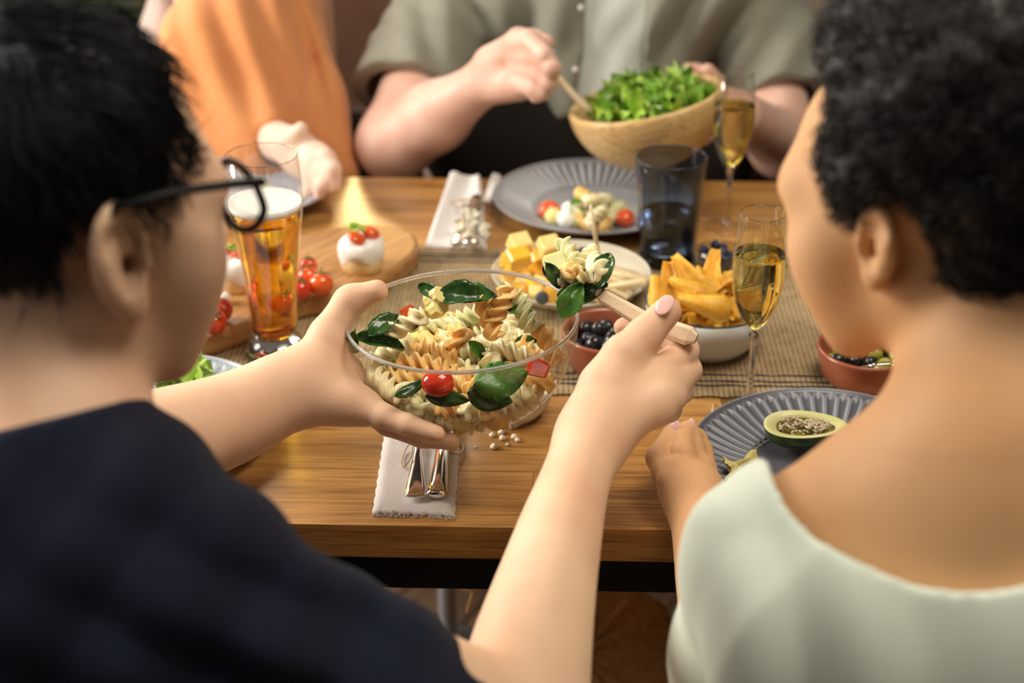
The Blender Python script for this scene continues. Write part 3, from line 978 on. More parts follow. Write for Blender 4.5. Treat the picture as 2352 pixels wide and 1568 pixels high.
leafs = [  # px, py, roll, L, W, tilt, twist, material, curl, label
    (1062, 690, 8, .050, .026, -35, 10, 'spinach', .5, 'dark wilted leaf at the back top of the pasta heap'),
    (1100, 686, -12, .038, .022, -30, -25, 'spinach', .4, 'dark leaf tip at the back edge of the heap, beside the orange twist'),
    (985, 676, -35, .026, .015, -30, 0, 'spinach', .5, 'small dark leaf behind the corn at the heap top'),
    (884, 756, 50, .038, .020, -30, 30, 'spinach', .5, 'dark green leaf at the left side of the heap, above the rim of pasta'),
    (872, 792, -8, .046, .020, -40, 10, 'spinach', .4, 'long dark leaf lying low along the left side of the salad'),
    (817, 782, 75, .024, .016, -20, -30, 'basil', .4, 'green leaf pressed against the left wall of the clear bowl'),
    (1000, 846, -28, .036, .018, -25, -30, 'spinach', .3, 'dark leaf wedge just behind the front rim of the clear bowl'),
    (1095, 806, -40, .026, .012, -20, 20, 'basil', .4, 'small shiny green leaf at the middle of the salad'),
    (958, 742, 60, .022, .014, -30, 10, 'spinach', .4, 'small dark leaf showing between the middle fusilli'),
    (1195, 716, -10, .026, .010, -20, 0, 'basil', .4, 'slim green leaf beside the pale fusilli at the right of the heap'),
    (1210, 790, 10, .024, .014, -30, 0, 'spinach', .4, 'dark leaf at the right of the salad below the large green fusilli'),
]
for (x, y, ro, L, W, ti, tw, mk, cu_, lb) in leafs:
    me_ = leaf_mesh(L, W, cu_, .5, seed=x); me_.materials.append(M_[mk])
    o = obj('salad_leaf', me_, None)
    d = heap_depth(x, y, Cn)-.010
    o.matrix_world = face_cam(x, y, d, ro, ti, tw)
    tag(o, lb, 'leaf')
wall_leafs = [
    (1150, 868, 14, .050, .034, 0, 0, 'basil2', -.35, 'large bright green leaf behind the front glass of the bowl'),
    (1125, 912, -12, .042, .026, 10, 0, 'spinach', -.3, 'dark green leaf below the large bright leaf behind the glass'),
    (1028, 914, -6, .040, .016, 10, 0, 'spinach', -.3, 'dark leaf under the red tomato behind the front glass'),
    (946, 888, 32, .036, .011, 0, 20, 'spinach', -.5, 'narrow curled green leaf left of the red tomato'),
]
for (x, y, ro, L, W, ti, tw, mk, cu_, lb) in wall_leafs:
    me_ = leaf_mesh(L, W, cu_, -.3, seed=x); me_.materials.append(M_[mk])
    o = obj('salad_leaf', me_, None)
    o.matrix_world = face_cam(x, y, wall_depth(x, y, .007), ro, ti-12, tw)
    tag(o, lb, 'leaf')
me_ = blob_mesh('tomato_half', (.0150, .0125, .0105), 24, 16); me_.materials.append(M_['tomato'])
o = obj('cherry_tomato', me_, None); o.matrix_world = face_cam(1006, 880, wall_depth(1006, 880, .014), 0, -10, 0)
tag(o, 'red cherry tomato behind the front glass of the salad bowl', 'tomato')
me_ = cube_mesh('pepper_piece', .018, .016, .007, 3, .002); me_.materials.append(M_['tomato'])
o = obj('red_pepper_piece', me_, None); o.matrix_world = face_cam(1236, 845, wall_depth(1236, 845, .010), -20, 10, 10)
tag(o, 'chopped red pepper piece behind the right glass of the salad bowl', 'pepper')
for (x, y, lb) in ((1030, 684, 'orange-red pepper sliver between dark leaves at the heap top'), (936, 716, 'small red pepper scrap at the left of the pasta heap')):
    me_ = cube_mesh('pepper_piece', .012, .010, .005, x, .0015); me_.materials.append(M_['tomato_o'])
    o = obj('red_pepper_piece', me_, None); o.matrix_world = face_cam(x, y, heap_depth(x, y, Cn)-.004, 20, 10, 10); tag(o, lb, 'pepper')
tops = [('corn', 1003, 708, 60, 20, 'bright yellow corn piece standing on top of the heap'), ('corn', 958, 775, -10, 60, 'fat pale corn piece at the left middle of the heap'),
        ('corn', 1000, 684, 80, 40, 'little pale corn tip above the bright yellow corn'), ('corn', 978, 786, 5, 70, 'ridged corn piece lying beside the fat pale one')]
for (kd, x, y, ro, ti, lb) in tops:
    o = obj('baby_corn_piece', cm_, None); o.matrix_world = face_cam(x, y, heap_depth(x, y, Cn)-.011, ro, ti, 30); tag(o, lb, 'baby corn')
ftop = [('pale', 1175, 770, -32, 'long cream fusilli lying across the right of the heap'), ('orange', 1150, 700, 60, 'upright orange fusilli at the heap top right'),
        ('orange', 1122, 725, -70, 'orange fusilli leaning on the upright orange one'), ('green', 1205, 715, -65, 'big pale green fusilli standing at the right wall'),
        ('pale', 900, 812, 15, 'cream fusilli reaching the left front rim'), ('orange', 1050, 800, 70, 'orange pointed twist near the front middle'),
        ('orange', 1016, 775, 20, 'orange spiral showing its coil at the heap middle'), ('green', 1065, 730, 20, 'small green-white twist at the centre of the heap'),
        ('orange', 1262, 790, -60, 'orange fusilli at the far right wall of the bowl'), ('pale', 930, 745, 30, 'cream fusilli coil at the left of the heap')]
for i, (kd, x, y, ro, lb) in enumerate(ftop):
    o = obj('fusilli', fm[kd, i % 4], None)
    d = heap_depth(x, y, Cn)-.010
    m = CAM_R @ Matrix.Rotation(radians(ro), 3, 'Z') @ Matrix.Rotation(radians(90-12), 3, 'Y')
    o.matrix_world = Matrix.Translation(at(x, y, d)) @ m.to_4x4(); tag(o, lb, 'pasta')

# ------------------------------------------------------------------ chips
def chip_mesh(seed, L=.058, W=.035):
    rn_ = random.Random(seed)
    nu, nv = 12, 6; V = []; F = []
    c1, c2, tw = rn_.uniform(.2, .6), rn_.choice((-1, 1))*rn_.uniform(.45, .95), rn_.uniform(-.7, .7)
    for side in (1, -1):
        for i in range(nu+1):
            s = i/nu
            w = W/2*(1-s*.72)*(1-(1-min(1, s*5))**2*.5)
            for j in range(nv+1):
                v = 2*j/nv-1
                x = (s-.5)*L; y = v*w
                z = c1*L*(.25-(s-.5)**2)+c2*W*v*v*.5+tw*v*w*(s-.5)+.0008*sin(s*19+v*4+seed)
                V.append((x, y, z+side*.0006))
    n1_ = (nu+1)*(nv+1)
    for i in range(nu):
        for j in range(nv):
            a = i*(nv+1)+j; q = (a, a+nv+1, a+nv+2, a+1); F.append(q); F.append(tuple(n1_+z for z in q[::-1]))
    for i in range(nu):
        for j in (0, nv):
            a = i*(nv+1)+j; b = a+nv+1; F.append((a, b, b+n1_, a+n1_) if j else (b, a, a+n1_, b+n1_))
    for j in range(nv):
        a = j; F.append((a, a+1, a+1+n1_, a+n1_)); a = nu*(nv+1)+j; F.append((a+1, a, a+n1_, a+1+n1_))
    me_ = mesh('chip', np.array(V), F); me_.materials.append(M_['chip']); return me_
chm = [chip_mesh(s) for s in range(5)]
cc0 = np.array([cb.x, cb.y, RZ])
rk = random.Random(21)
zi = 0
for lay, (nn, z, rr_, til) in enumerate(((8, .020, .018, 14), (10, .034, .026, 22), (10, .047, .028, 28), (8, .058, .026, 24), (6, .068, .020, 20), (3, .075, .010, 12))):
    for k in range(nn):
        a = 2*pi*k/nn+lay*.5+rk.uniform(-.2, .2)
        o = obj('chip', chm[zi % 5], None); zi += 1
        m = Matrix.Rotation(a, 4, 'Z') @ Matrix.Translation((rr_*.8, 0, 0)) @ Matrix.Rotation(radians(-til+rk.uniform(-8, 8)), 4, 'Y') @ Matrix.Rotation(rk.uniform(-.5, .5), 4, 'X') @ Matrix.Rotation(rk.uniform(-.5, .5), 4, 'Z')
        o.matrix_world = Matrix.Translation((cc0[0], cc0[1], cc0[2]+z)) @ m
        tag(o, 'curved yellow corn chip in the white enamel bowl', 'chip', 'corn chips in the white bowl')
for (x, y, d, ro, ti, lb) in ((1575, 640, 1.735, 118, 25, 'pointed yellow chip sticking up at the left of the chip bowl'), (1650, 632, 1.75, 92, -20, 'pale yellow chip standing upright at the back of the chip bowl'),
                              (1592, 668, 1.715, 150, 20, 'long orange-yellow chip lying along the top of the chip pile'), (1617, 700, 1.69, 165, 10, 'wide chip draped across the front of the chip pile'),
                              (1508, 690, 1.72, 100, 0, 'rounded chip at the left rim of the white enamel bowl'), (1540, 660, 1.735, 95, 5, 'narrow chip upright beside the left rim of the chip bowl')):
    o = obj('chip', chm[int(x) % 5], None); o.matrix_world = face_cam(x, y, d, ro, ti-15, 10); tag(o, lb, 'chip')

# ------------------------------------------------------------------ olives and berries
def pile_round(n, c, z0, z1, r0, r1, rad, meshes, name, label, cat, group, seed, top=.03, elong=0.0, pick=None):
    bodies = [(([-elong, elong] if elong else [0]), rad*(1+.12*((i*7) % 5-2)/2)) for i in range(n)]
    C_, A_ = settle(bodies, in_cone(c, r0, r1, z0, z1), lambda g_: np.array([c[0]+g_.uniform(-r0, r0)*.7, c[1]+g_.uniform(-r0, r0)*.7, z0+g_.uniform(.01, top+.02)]), 140, seed=seed)
    out = []
    for i in range(n):
        me_ = meshes[i % len(meshes)] if pick is None else meshes[pick(i)]
        o = obj(name, me_, None); o.matrix_world = frame(C_[i], A_[i], i*1.3) @ Matrix.Scale(bodies[i][1]/rad, 4)
        if label: tag(o, label, cat, group)
        out.append(o)
    return out, C_
ok_ = blob_mesh('olive', (.0086, .0086, .0112), 16, 12, .04, 1); ok_.materials.append(M_['olive_k'])
og_ = blob_mesh('olive', (.0080, .0080, .0100), 16, 12, .04, 2); og_.materials.append(M_['olive_g'])
og2 = og_.copy()
ok2 = blob_mesh('olive', (.0078, .0078, .0098), 16, 12, .04, 3); ok2.materials.append(M_['olive_k'])
pile_round(42, (tc1.x, tc1.y), RZ+.006, RZ+.044, .038, .050, .0084, [ok_], 'black_olive', 'black olive in the terracotta bowl behind the fork handle', 'olive', 'black olives behind the fork handle', 3, .05, .003)
o2, _ = pile_round(34, (tc2.x, tc2.y), RZ+.006, RZ+.036, .038, .048, .0078, [og_, ok2], 'olive', None, None, None, 5, .03, .0025)
for i, o in enumerate(o2):
    if i % 2 == 0: o.name = 'green_olive'; tag(o, 'green olive in the terracotta bowl under the woman\'s chin', 'olive', 'green olives by the right plate')
    else: o.name = 'black_olive'; tag(o, 'small black olive among green ones in the right-hand terracotta bowl', 'olive', 'black olives by the right plate')
def dent(q):
    r_ = sqrt(q.x**2+q.y**2)
    if q.z > 0 and r_ < .0022: q.z -= .0012
    return q
bb = blob_mesh('blueberry', (.0062, .0062, .0056), 16, 12, fn=dent); bb.materials.append(M_['blueberry'])
pile_round(26, (gb.x, gb.y), RZ+.005, RZ+.032, .013, .0245, .0060, [bb], 'blueberry', 'blueberry in the small clear glass bowl', 'blueberry', 'blueberries in the small glass bowl', 8, .03)

# ------------------------------------------------------------------ fruit dish: mango, pineapple, breadsticks, chickpea mix
mg = [cube_mesh('mango', .019, .017, .016, s, .002) for s in range(3)]
for q in mg: q.materials.append(M_['mango'])
pn = [cube_mesh('pineapple', .020, .016, .015, s+5, .0015) for s in range(3)]
for q in pn: q.materials.append(M_['pineapple'])
fz = RZ+.008
Cf, Af = settle([([-.004, .004], .0085)]*34, in_cone((fp.x-.035, fp.y), .045, .060, fz, fz+.03), lambda g_: np.array([fp.x-.035+g_.uniform(-.045, .045), fp.y+g_.uniform(-.05, .05), fz+g_.uniform(.01, .06)]), 140, seed=2)
for i in range(34):
    if i % 2 == 0:
        o = obj('mango_cube', mg[i % 3], None); tag(o, 'orange-yellow mango cube in the shallow fruit dish', 'mango', 'mango cubes in the fruit dish')
    else:
        o = obj('pineapple_cube', pn[i % 3], None); tag(o, 'pale yellow pineapple chunk in the shallow fruit dish', 'pineapple', 'pineapple chunks in the fruit dish')
    o.matrix_world = frame(Cf[i], Af[i], i*.8)
for (x, y, d, lb) in ((1262, 566, 1.86, 'pale pineapple chunk on top at the back of the fruit dish'), (1195, 560, 1.87, 'yellow-green pineapple chunk at the back left of the fruit dish'), (1190, 592, 1.83, 'big orange mango cube at the left of the fruit dish')):
    me_ = (mg if 'mango' in lb else pn)[0]
    o = obj('mango_cube' if 'mango' in lb else 'pineapple_cube', me_, None); o.matrix_world = face_cam(x, y, d, 25, -30, 20) @ Matrix.Scale(1.3, 4); tag(o, lb, 'mango' if 'mango' in lb else 'pineapple')
bsm = MB().box((-.026, -.0048, -.0042), (.026, .0048, .0042), bev=.0016).me('breadstick', True); bsm.materials.append(mat('pale_stick', (.86, .66, .36), .5, col2=(.90, .76, .48), nscale=50))
for i, (x, y, d, ro, ti) in enumerate(((1440, 635, 1.845, -8, -50), (1415, 645, 1.83, -20, -60), (1395, 660, 1.80, -30, -60), (1432, 655, 1.80, 10, -60), (1385, 640, 1.84, 0, -60), (1420, 622, 1.87, -15, -60))):
    o = obj('breadstick', bsm, None); o.matrix_world = face_cam(x, y, d-.012, ro, ti); tag(o, 'short pale breadstick at the right side of the fruit dish', 'breadstick', 'breadsticks in the fruit dish')
cpk = blob_mesh('chickpea', (.0056, .0052, .0050), 12, 8, .12, 4); cpk.materials.append(mat('chickpea', (.52, .34, .12), .4, col2=(.62, .44, .18), nscale=60))
pile_round(26, (fp.x+.045, fp.y-.022), fz, fz+.02, .030, .036, .0052, [cpk], 'chickpea', 'browned chickpea in the right half of the fruit dish', 'chickpea', 'chickpeas in the fruit dish', 9, .02)
o = obj('physalis', cpk, None); o.matrix_world = face_cam(1314, 580, 1.85, 0) @ Matrix.Scale(1.5, 4); tag(o, 'round orange berry at the back middle of the fruit dish', 'berry')
for i, (x, y, d) in enumerate(((1245, 684, 1.765), (1338, 582, 1.85), (1350, 595, 1.85))):
    o = obj('blueberry', bb, None); o.matrix_world = face_cam(x, y, d, 0) @ Matrix.Scale(1.25, 4)
    tag(o, ('dark blueberry at the near edge of the fruit dish, seen through the bowl', 'blueberry at the back of the fruit dish under the pick', 'blueberry beside another one behind the basil leaf')[i], 'blueberry')
pk = MB().tube([at(1375, 590, 1.84), at(1357, 472, 1.80)], [.0026, .0019], 8).build('wooden_pick', M_['handle'])
tag(pk, 'pale wooden pick standing up from the fruit dish', 'pick')

# ------------------------------------------------------------------ things on the serving board
def cherry(px_, py_, r, label, mk='tomato', z=BOARDZ, tilt=0.0, spin=0.0, sz=1.0):
    p = onz(px_, py_, z+r)
    t = thing('cherry_tomato', label, 'tomato', (p.x, p.y, z))
    def fn(q):
        rr = sqrt(q.x**2+q.y**2)
        if q.z > 0: q.z -= .14*r*math.exp(-(rr/(.35*r))**2)
        return q
    me_ = blob_mesh('tomato_body', (r, r, r*.94), 28, 20, fn=fn)
    o = obj('tomato_body', me_, M_[mk], t, (0, 0, r)); o.rotation_euler = (tilt, 0, spin)
    b = MB()
    for k in range(5):
        a = 2*pi*k/5+spin
        pts = [(0, 0, .80*r), (.25*r*cos(a), .25*r*sin(a), .86*r), (.52*r*cos(a), .52*r*sin(a), .86*r), (.78*r*cos(a+.2), .78*r*sin(a+.2), .78*r)]
        b.tube(pts, [.1*r, .12*r, .09*r, .02*r], 5, flat=.35)
    b.tube([(0, 0, .8*r), (.02*r, .05*r, 1.15*r), (.12*r, .1*r, 1.32*r)], [.06*r, .045*r, .05*r], 6)
    c = b.build('calyx', M_['stem'], t, (0, 0, r)); c.rotation_euler = (tilt, 0, spin)
    return t
cherry(737, 652, .0148, 'bright red cherry tomato in front at the right of the beer glass', 'tomato_o', tilt=-.35)
cherry(706, 636, .0140, 'cherry tomato just behind the front one beside the beer glass', 'tomato_o', tilt=-.3, spin=1)
cherry(690, 664, .0130, 'dark red cherry tomato half hidden by the beer glass edge', 'tomato', tilt=.2, spin=2)
cherry(708, 609, .0110, 'smallest red tomato behind the others right of the beer glass', 'tomato', spin=.5)
cherry(604, 683, .0135, 'orange-red cherry tomato seen through the beer', 'tomato_o', spin=.8)
cherry(505, 712, .0150, 'red cherry tomato beside the man\'s cheek, the upper of two', 'tomato', tilt=-.5, spin=1.7)
cherry(490, 738, .0150, 'red cherry tomato at the man\'s cheek, the lower of two', 'tomato', tilt=.4, spin=.3)

def canape(px_, py_, label, rot, R=.0265):
    p = onz(px_, py_, BOARDZ)
    t = thing('canape', label, 'canape', (p.x, p.y, BOARDZ), rot)
    MB().lathe([(.001, 0), (R*.86, 0), (R*.93, .003), (R*.98, .012), (R, .021), (R*.97, .0225), (.001, .0225)], 36).build('bread_base', M_['bread'], t, autos=50)
    V = []; F = []; seg = 36
    lv_ = [(1.0, .0170), (1.05, .0210), (1.05, .0290), (.99, .0350), (.85, .0385), (.5, .0400), (.02, .0402)]
    for s, z in lv_:
        for k in range(seg):
            a = 2*pi*k/seg; zz = z+(.0035*sin(3*a+1)+.002*sin(5*a) if z < .02 else .001*sin(4*a))
            r_ = R*s*(1+.03*sin(5*a+z*200)); V.append((r_*cos(a), r_*sin(a), zz))
    for i in range(len(lv_)-1):
        for k in range(seg): F.append((i*seg+k, i*seg+(k+1) % seg, (i+1)*seg+(k+1) % seg, (i+1)*seg+k))
    F.append(tuple((len(lv_)-1)*seg+k for k in range(seg)))
    MB().add(V, F).build('cream_cheese', M_['cream'], t)
    for (dx, dy, rx, ry, rz_, tt) in ((-.006, -.008, .0140, .0120, .006, .5), (.013, .004, .0120, .0110, .007, -.4)):
        me_ = blob_mesh('tomato_slice', (rx, ry, rz_), 18, 12)
        o = obj('tomato_slice', me_, M_['tomato_o'], t, (dx, dy, .0435)); o.rotation_euler = (tt, .2, tt*2)
    for k, (dx, dy, rz_) in enumerate(((-.006, .006, .8), (-.002, .003, 2.4))):
        me_ = leaf_mesh(.020, .013, .5, .4, seed=k); o = obj('basil_leaf', me_, M_['lettuce'], t, (dx, dy, .050)); o.rotation_euler = (.3, -.2, rz_)
    return t
canape(832, 616, 'canape of bread, cream cheese, tomato and basil alone on the board', .3)
canape(545, 658, 'cream-topped canape between the man\'s face and the beer glass', 1.8, .0255)
me_ = blob_mesh('mozzarella_ball', (.0075, .0075, .0072), 16, 12); me_.materials.append(M_['mozz'])
p = onz(516, 684, BOARDZ+.007); o = obj('mozzarella_ball', me_, None); o.location = p; tag(o, 'tiny white mozzarella ball on the board by the man\'s cheek', 'cheese')

# ------------------------------------------------------------------ food on the plates
def place_plate(items):
    for nm, me_, x, y, z, rot, lb, ct in items:
        p = onz(x, y, TZ+z); o = obj(nm, me_, None); o.matrix_world = Matrix.Translation(p) @ Matrix.Rotation(rot, 4, 'Z') @ Matrix.Rotation(.25, 4, 'X'); tag(o, lb, ct)
tm = blob_mesh('tomato', (.0150, .0135, .0120), 24, 16, .03); tm.materials.append(M_['tomato_o'])
mz = blob_mesh('mozzarella_ball', (.0125, .0125, .0115), 20, 14); mz.materials.append(M_['mozz'])
po_ = blob_mesh('potato_ball', (.0120, .0120, .0110), 20, 14, .04); po_.materials.append(M_['corn'])
place_plate([('cherry_tomato', tm, 1262, 482, .018, .3, 'red tomato half at the left of the food on the far plate', 'tomato'),
             ('cherry_tomato', tm, 1436, 502, .018, 1.3, 'red tomato half beside the smoky tumbler on the far plate', 'tomato'),
             ('potato_ball', po_, 1272, 497, .017, .3, 'yellow round potato piece beside the left tomato on the far plate', 'potato'),
             ('mozzarella_ball', mz, 1300, 503, .017, .3, 'front white mozzarella ball on the far plate', 'cheese'),
             ('mozzarella_ball', mz, 1310, 482, .020, .3, 'back white mozzarella ball on the far plate', 'cheese')])
rk = random.Random(9)
for i, (x, y, kd, z) in enumerate(((1330, 500, 'green', .016), (1350, 512, 'orange', .016), (1385, 514, 'orange', .018), (1400, 505, 'pale', .018), (1365, 492, 'pale', .022), (1335, 482, 'green', .022), (1375, 478, 'green', .024), (1405, 488, 'pale', .022),
                                   (1350, 470, 'pale', .032), (1390, 462, 'green', .034), (1345, 447, 'orange', .044), (1365, 460, 'pale', .042), (1415, 474, 'green', .026), (1420, 490, 'green', .018), (1372, 500, 'pale', .030))):
    p = onz(x, y, TZ+z); o = obj('fusilli', fm[kd, i % 4], None)
    o.matrix_world = Matrix.Translation(p) @ Matrix.Rotation(rk.uniform(0, 6), 4, 'Z') @ Matrix.Rotation(pi/2+rk.uniform(-.3, .3), 4, 'X') @ Matrix.Scale(.85, 4)
    tag(o, {'pale': 'cream fusilli twist on the far grey plate', 'green': 'green fusilli twist on the far grey plate', 'orange': 'orange fusilli twist on the far grey plate'}[kd], 'pasta', kd+' fusilli on the far plate')
lf = leaf_mesh(.03, .018, .4, .4, 5); lf.materials.append(M_['basil'])
p = onz(1335, 470, TZ+.035); o = obj('salad_leaf', lf, None); o.location = p; tag(o, 'small green leaf on the pasta of the far plate', 'leaf')
for i, (x, y) in enumerate(((612, 452), (640, 448), (628, 462), (600, 444), (655, 456))):
    p = onz(x, y, TZ+.016); o = obj('fusilli', fm[('pale', 'green')[i % 2], i % 4], None)
    o.matrix_world = Matrix.Translation(p) @ Matrix.Rotation(i*1.1, 4, 'Z') @ Matrix.Rotation(pi/2, 4, 'X'); tag(o, 'pale fusilli on the lilac plate behind the beer glass', 'pasta', 'fusilli on the lilac plate')

# avocado half with seeds
av = thing('avocado_half', 'half avocado filled with seeds on the dark grey plate', 'avocado', onz(1846, 1022, TZ+.012))
LA = .041
def avw(s):  # half width along length, -1..1
    t_ = (s+1)/2
    return .0255*(max(0, 1-((t_-.42)/.60)**2))**.5*(1-.12*max(0, t_-.5)*2) if t_ < 1.02 else 0
V = []; F = []; n_ = 28; mm = 16
ss = [-cos(pi*i/n_) for i in range(n_+1)]
def avx(t_): return t_*LA
def wprof(s):
    # pear: round at left, pointed at right
    a = math.acos(max(-1, min(1, -s)))
    return .0255*sin(a)**.9*(1-.22*(s+.15))+1e-5
for i, s in enumerate(ss):
    w = wprof(s)
    for j in range(mm+1):
        b = pi+pi*j/mm
        V.append((avx(s), w*cos(b), .95*w*sin(b)))
for i in range(n_):
    for j in range(mm):
        a = i*(mm+1)+j; F.append((a, a+mm+1, a+mm+2, a+1))
sk = MB().add(V, F); 
avm = face_cam(1846, 985, 1, 0)
arot = (Matrix.Rotation(radians(-7), 4, 'Z') @ Matrix.Rotation(radians(3), 4, 'X') @ Matrix.Rotation(radians(-3), 4, 'Y'))
def avpart(nm, mb, m, kind=None):
    o = mb.build(nm, m, av); o.matrix_local = Matrix.Translation((0, 0, .0235)) @ arot
    if kind: o['kind'] = kind
    return o
avpart('skin', sk, M_['av_skin'])
V = []; F = []; K = 40
rings_ = [(1.0, 0), (.965, .0012), (.93, .0010), (.76, -.0005), (.70, -.003), (.62, -.007), (.4, -.009), (.01, -.010)]
ol_ = []
for k in range(K):
    a = 2*pi*k/K; s = -cos(a); w = wprof(s)*(1 if sin(a) >= 0 else -1)
    ol_.append((avx(s), -w))
for q, z in rings_[:5]:
    for x, y in ol_: V.append((x*q, y*q, z))
for i in range(4):
    for k in range(K): F.append((i*K+k, i*K+(k+1) % K, (i+1)*K+(k+1) % K, (i+1)*K+k))
avpart('flesh', MB().add(V, F), M_['av_flesh'])
V = []; F = []
for q, z in rings_[4:]:
    for x, y in ol_: V.append((x*q, y*q, z))
for i in range(3):
    for k in range(K): F.append((i*K+k, i*K+(k+1) % K, (i+1)*K+(k+1) % K, (i+1)*K+k))
F.append(tuple(3*K+k for k in range(K)))
avpart('pulp', MB().add(V, F), M_['av_in'])
rk = random.Random(4)
b1 = MB(); b2 = MB(); b3 = MB()
for i in range(150):
    a = rk.uniform(0, 2*pi); q = sqrt(rk.random())*.62
    x, y = q*cos(a)*LA*.95-.002, q*sin(a)*.024
    z = -.0035+.0045*rk.random()
    m = Matrix.Translation((x, y, z)) @ Matrix.Rotation(rk.uniform(0, 6), 4, 'Z') @ Matrix.Rotation(rk.uniform(-.6, .6), 4, 'Y')
    if i < 62 and y > -.008: b1.ball((0, 0, 0), (.0042, .0019, .0011), 8, 6, m)
    elif i < 110: b2.ball((0, 0, 0), (.0017, .0010, .0007), 6, 4, m)
    else: b3.ball((0, 0, 0), (.0012, .0012, .0010), 6, 4, m)
avpart('sunflower_seeds', b1, M_['seed'], 'stuff'); avpart('sesame_seeds', b2, M_['seed_w'], 'stuff'); avpart('dark_seeds', b3, M_['av_in'], 'stuff')

# farfalle at the lower left of the right plate
def farfalle(seed):
    V = []; F = []; nu, nv = 12, 8
    for side in (1, -1):
        for i in range(nu+1):
            s = 2*i/nu-1
            w = .004+.009*abs(s)**.8
            for j in range(nv+1):
                v = 2*j/nv-1
                z = .0045*sin(v*4.5)*(1-abs(s))**1.2+.003*sin(s*3+seed)+.002*sin(v*5+s*4)*abs(s)
                V.append((s*.017+(.0015*(j % 2) if abs(s) > .99 else 0), v*w, z+side*.0008))
    n1_ = (nu+1)*(nv+1)
    for i in range(nu):
        for j in range(nv):
            a = i*(nv+1)+j; q = (a, a+nv+1, a+nv+2, a+1); F.append(q); F.append(tuple(n1_+z for z in q[::-1]))
    return mesh('farfalle', np.array(V), F)
M_['farf'] = mat('farfalle', (.50, .42, .13), .35, col2=(.62, .55, .22), nscale=50, sss=.2)
for i, (x, y, r_, lb) in enumerate(((1708, 1064, .4, 'yellow-green bow pasta on the dark plate, the top piece'), (1690, 1082, 1.6, 'bow pasta lying under the top one on the dark plate'), (1724, 1082, 2.6, 'bow pasta beside the mint shoulder on the dark plate'))):
    me_ = farfalle(i); me_.materials.append(M_['farf']); p = onz(x, y, TZ+.020+.004*(i == 0)); o = obj('farfalle', me_, None)
    o.matrix_world = Matrix.Translation(p) @ Matrix.Rotation(r_, 4, 'Z') @ Matrix.Rotation(.3, 4, 'X'); tag(o, lb, 'pasta')

# lettuce on the left plate
def ruffle(seed, L=.05, W=.045):
    rn_ = random.Random(seed); ph = rn_.uniform(0, 6)
    V = []; F = []; nu, nv = 18, 20
    for i in range(nu+1):
        s = i/nu
        for j in range(nv+1):
            v = 2*j/nv-1
            e = max(abs(v), s)
            a = v*1.25
            r_ = (.12+.88*s)*L*(1+.10*sin(v*17+ph))
            x = r_*cos(a)-L*.5; y = r_*sin(a)*W/L
            z = (e**3)*.010*sin(v*13+ph+s*2)+.006*sin(v*7+ph*2)*s+.010*s*s
            V.append((x, y, z))
    for i in range(nu):
        for j in range(nv):
            a = i*(nv+1)+j; F.append((a, a+nv+1, a+nv+2, a+1))
    me_ = mesh('ruffle', np.array(V), F); return me_
lt = thing('lettuce_leaf', 'curly bright green lettuce leaf on the light blue-grey plate', 'lettuce', onz(428, 895, TZ+.010))
for k, (dx, dy, dz, rz_, rx_, mk, sc_) in enumerate(((0, .004, .022, 1.2, .5, 'lettuce', 1), (-.012, -.002, .016, 2.6, .2, 'lettuce_d', .9), (.014, -.004, .018, .3, -.1, 'lettuce', .9), (.0, -.012, .010, -1.2, .1, 'lettuce', .8), (-.02, .004, .012, 3.4, .3, 'lettuce', .7))):
    me_ = ruffle(k); me_.materials.append(M_[mk]); o = obj('leaf_frill', me_, None, lt, (dx, dy, dz)); o.rotation_euler = (rx_, -.4, rz_); o.scale = (sc_*.82,)*3
me_ = cube_mesh('pepper_slice', .034, .012, .004, 3, .001); me_.materials.append(M_['tomato_o'])
p = onz(322, 912, TZ+.013); o = obj('tomato_slice', me_, None); o.location = p; o.rotation_euler = (0, 0, .1); tag(o, 'thin red tomato slice on the light plate, near the man\'s neck', 'tomato')
cr_ = blob_mesh('crumb', (.0035, .0028, .0024), 10, 8, .15); cr_.materials.append(M_['cream'])
for i, (x, y) in enumerate(((329, 904), (307, 907))):
    p = onz(x, y, TZ+.018); o = obj('feta_crumb', cr_, None); o.location = p; tag(o, 'white cheese crumb on the red tomato slice', 'cheese', 'crumbs on the tomato slice')
me_ = leaf_mesh(.02, .012, .4, .4, 2); me_.materials.append(M_['spinach']); p = onz(314, 899, TZ+.016); o = obj('salad_leaf', me_, None); o.location = p; tag(o, 'dark leaf behind the red tomato slice on the light plate', 'leaf')

# crumbs on the wood
cr2 = blob_mesh('crumb', (.0038, .0034, .0028), 8, 6, .25, 3); cr2.materials.append(mat('cheese_crumb', (.78, .72, .58), .7, sss=.2))
for i, (x, y, s) in enumerate(((1183, 976, 1.1), (1190, 973, .9), (1152, 991, 1), (1131, 998, .9), (1154, 1005, 1.0), (1181, 1002, 1), (1189, 1010, .8), (1135, 1025, 1.1), (1166, 1020, .5), (1175, 980, .8), (1092, 1026, .35), (1170, 972, .7))):
    p = onz(x, y, TZ+.0022*s); o = obj('cheese_crumb', cr2, None); o.matrix_world = Matrix.Translation(p) @ Matrix.Rotation(i, 4, 'Z') @ Matrix.Scale(s, 4)
    tag(o, 'small white crumb scattered on the bare wood below the clear bowl', 'crumb', 'crumbs on the wood')
tw_ = MB().tube([onz(1640, 925, TZ+.001), onz(1636, 940, TZ+.004), onz(1637, 955, TZ+.003), onz(1643, 962, TZ+.001)], .0007, 6).build('onion_sliver', mat('sliver', (.75, .68, .6), .4)); tag(tw_, 'thin curled white sliver on the wood left of the dark plate', 'crumb')

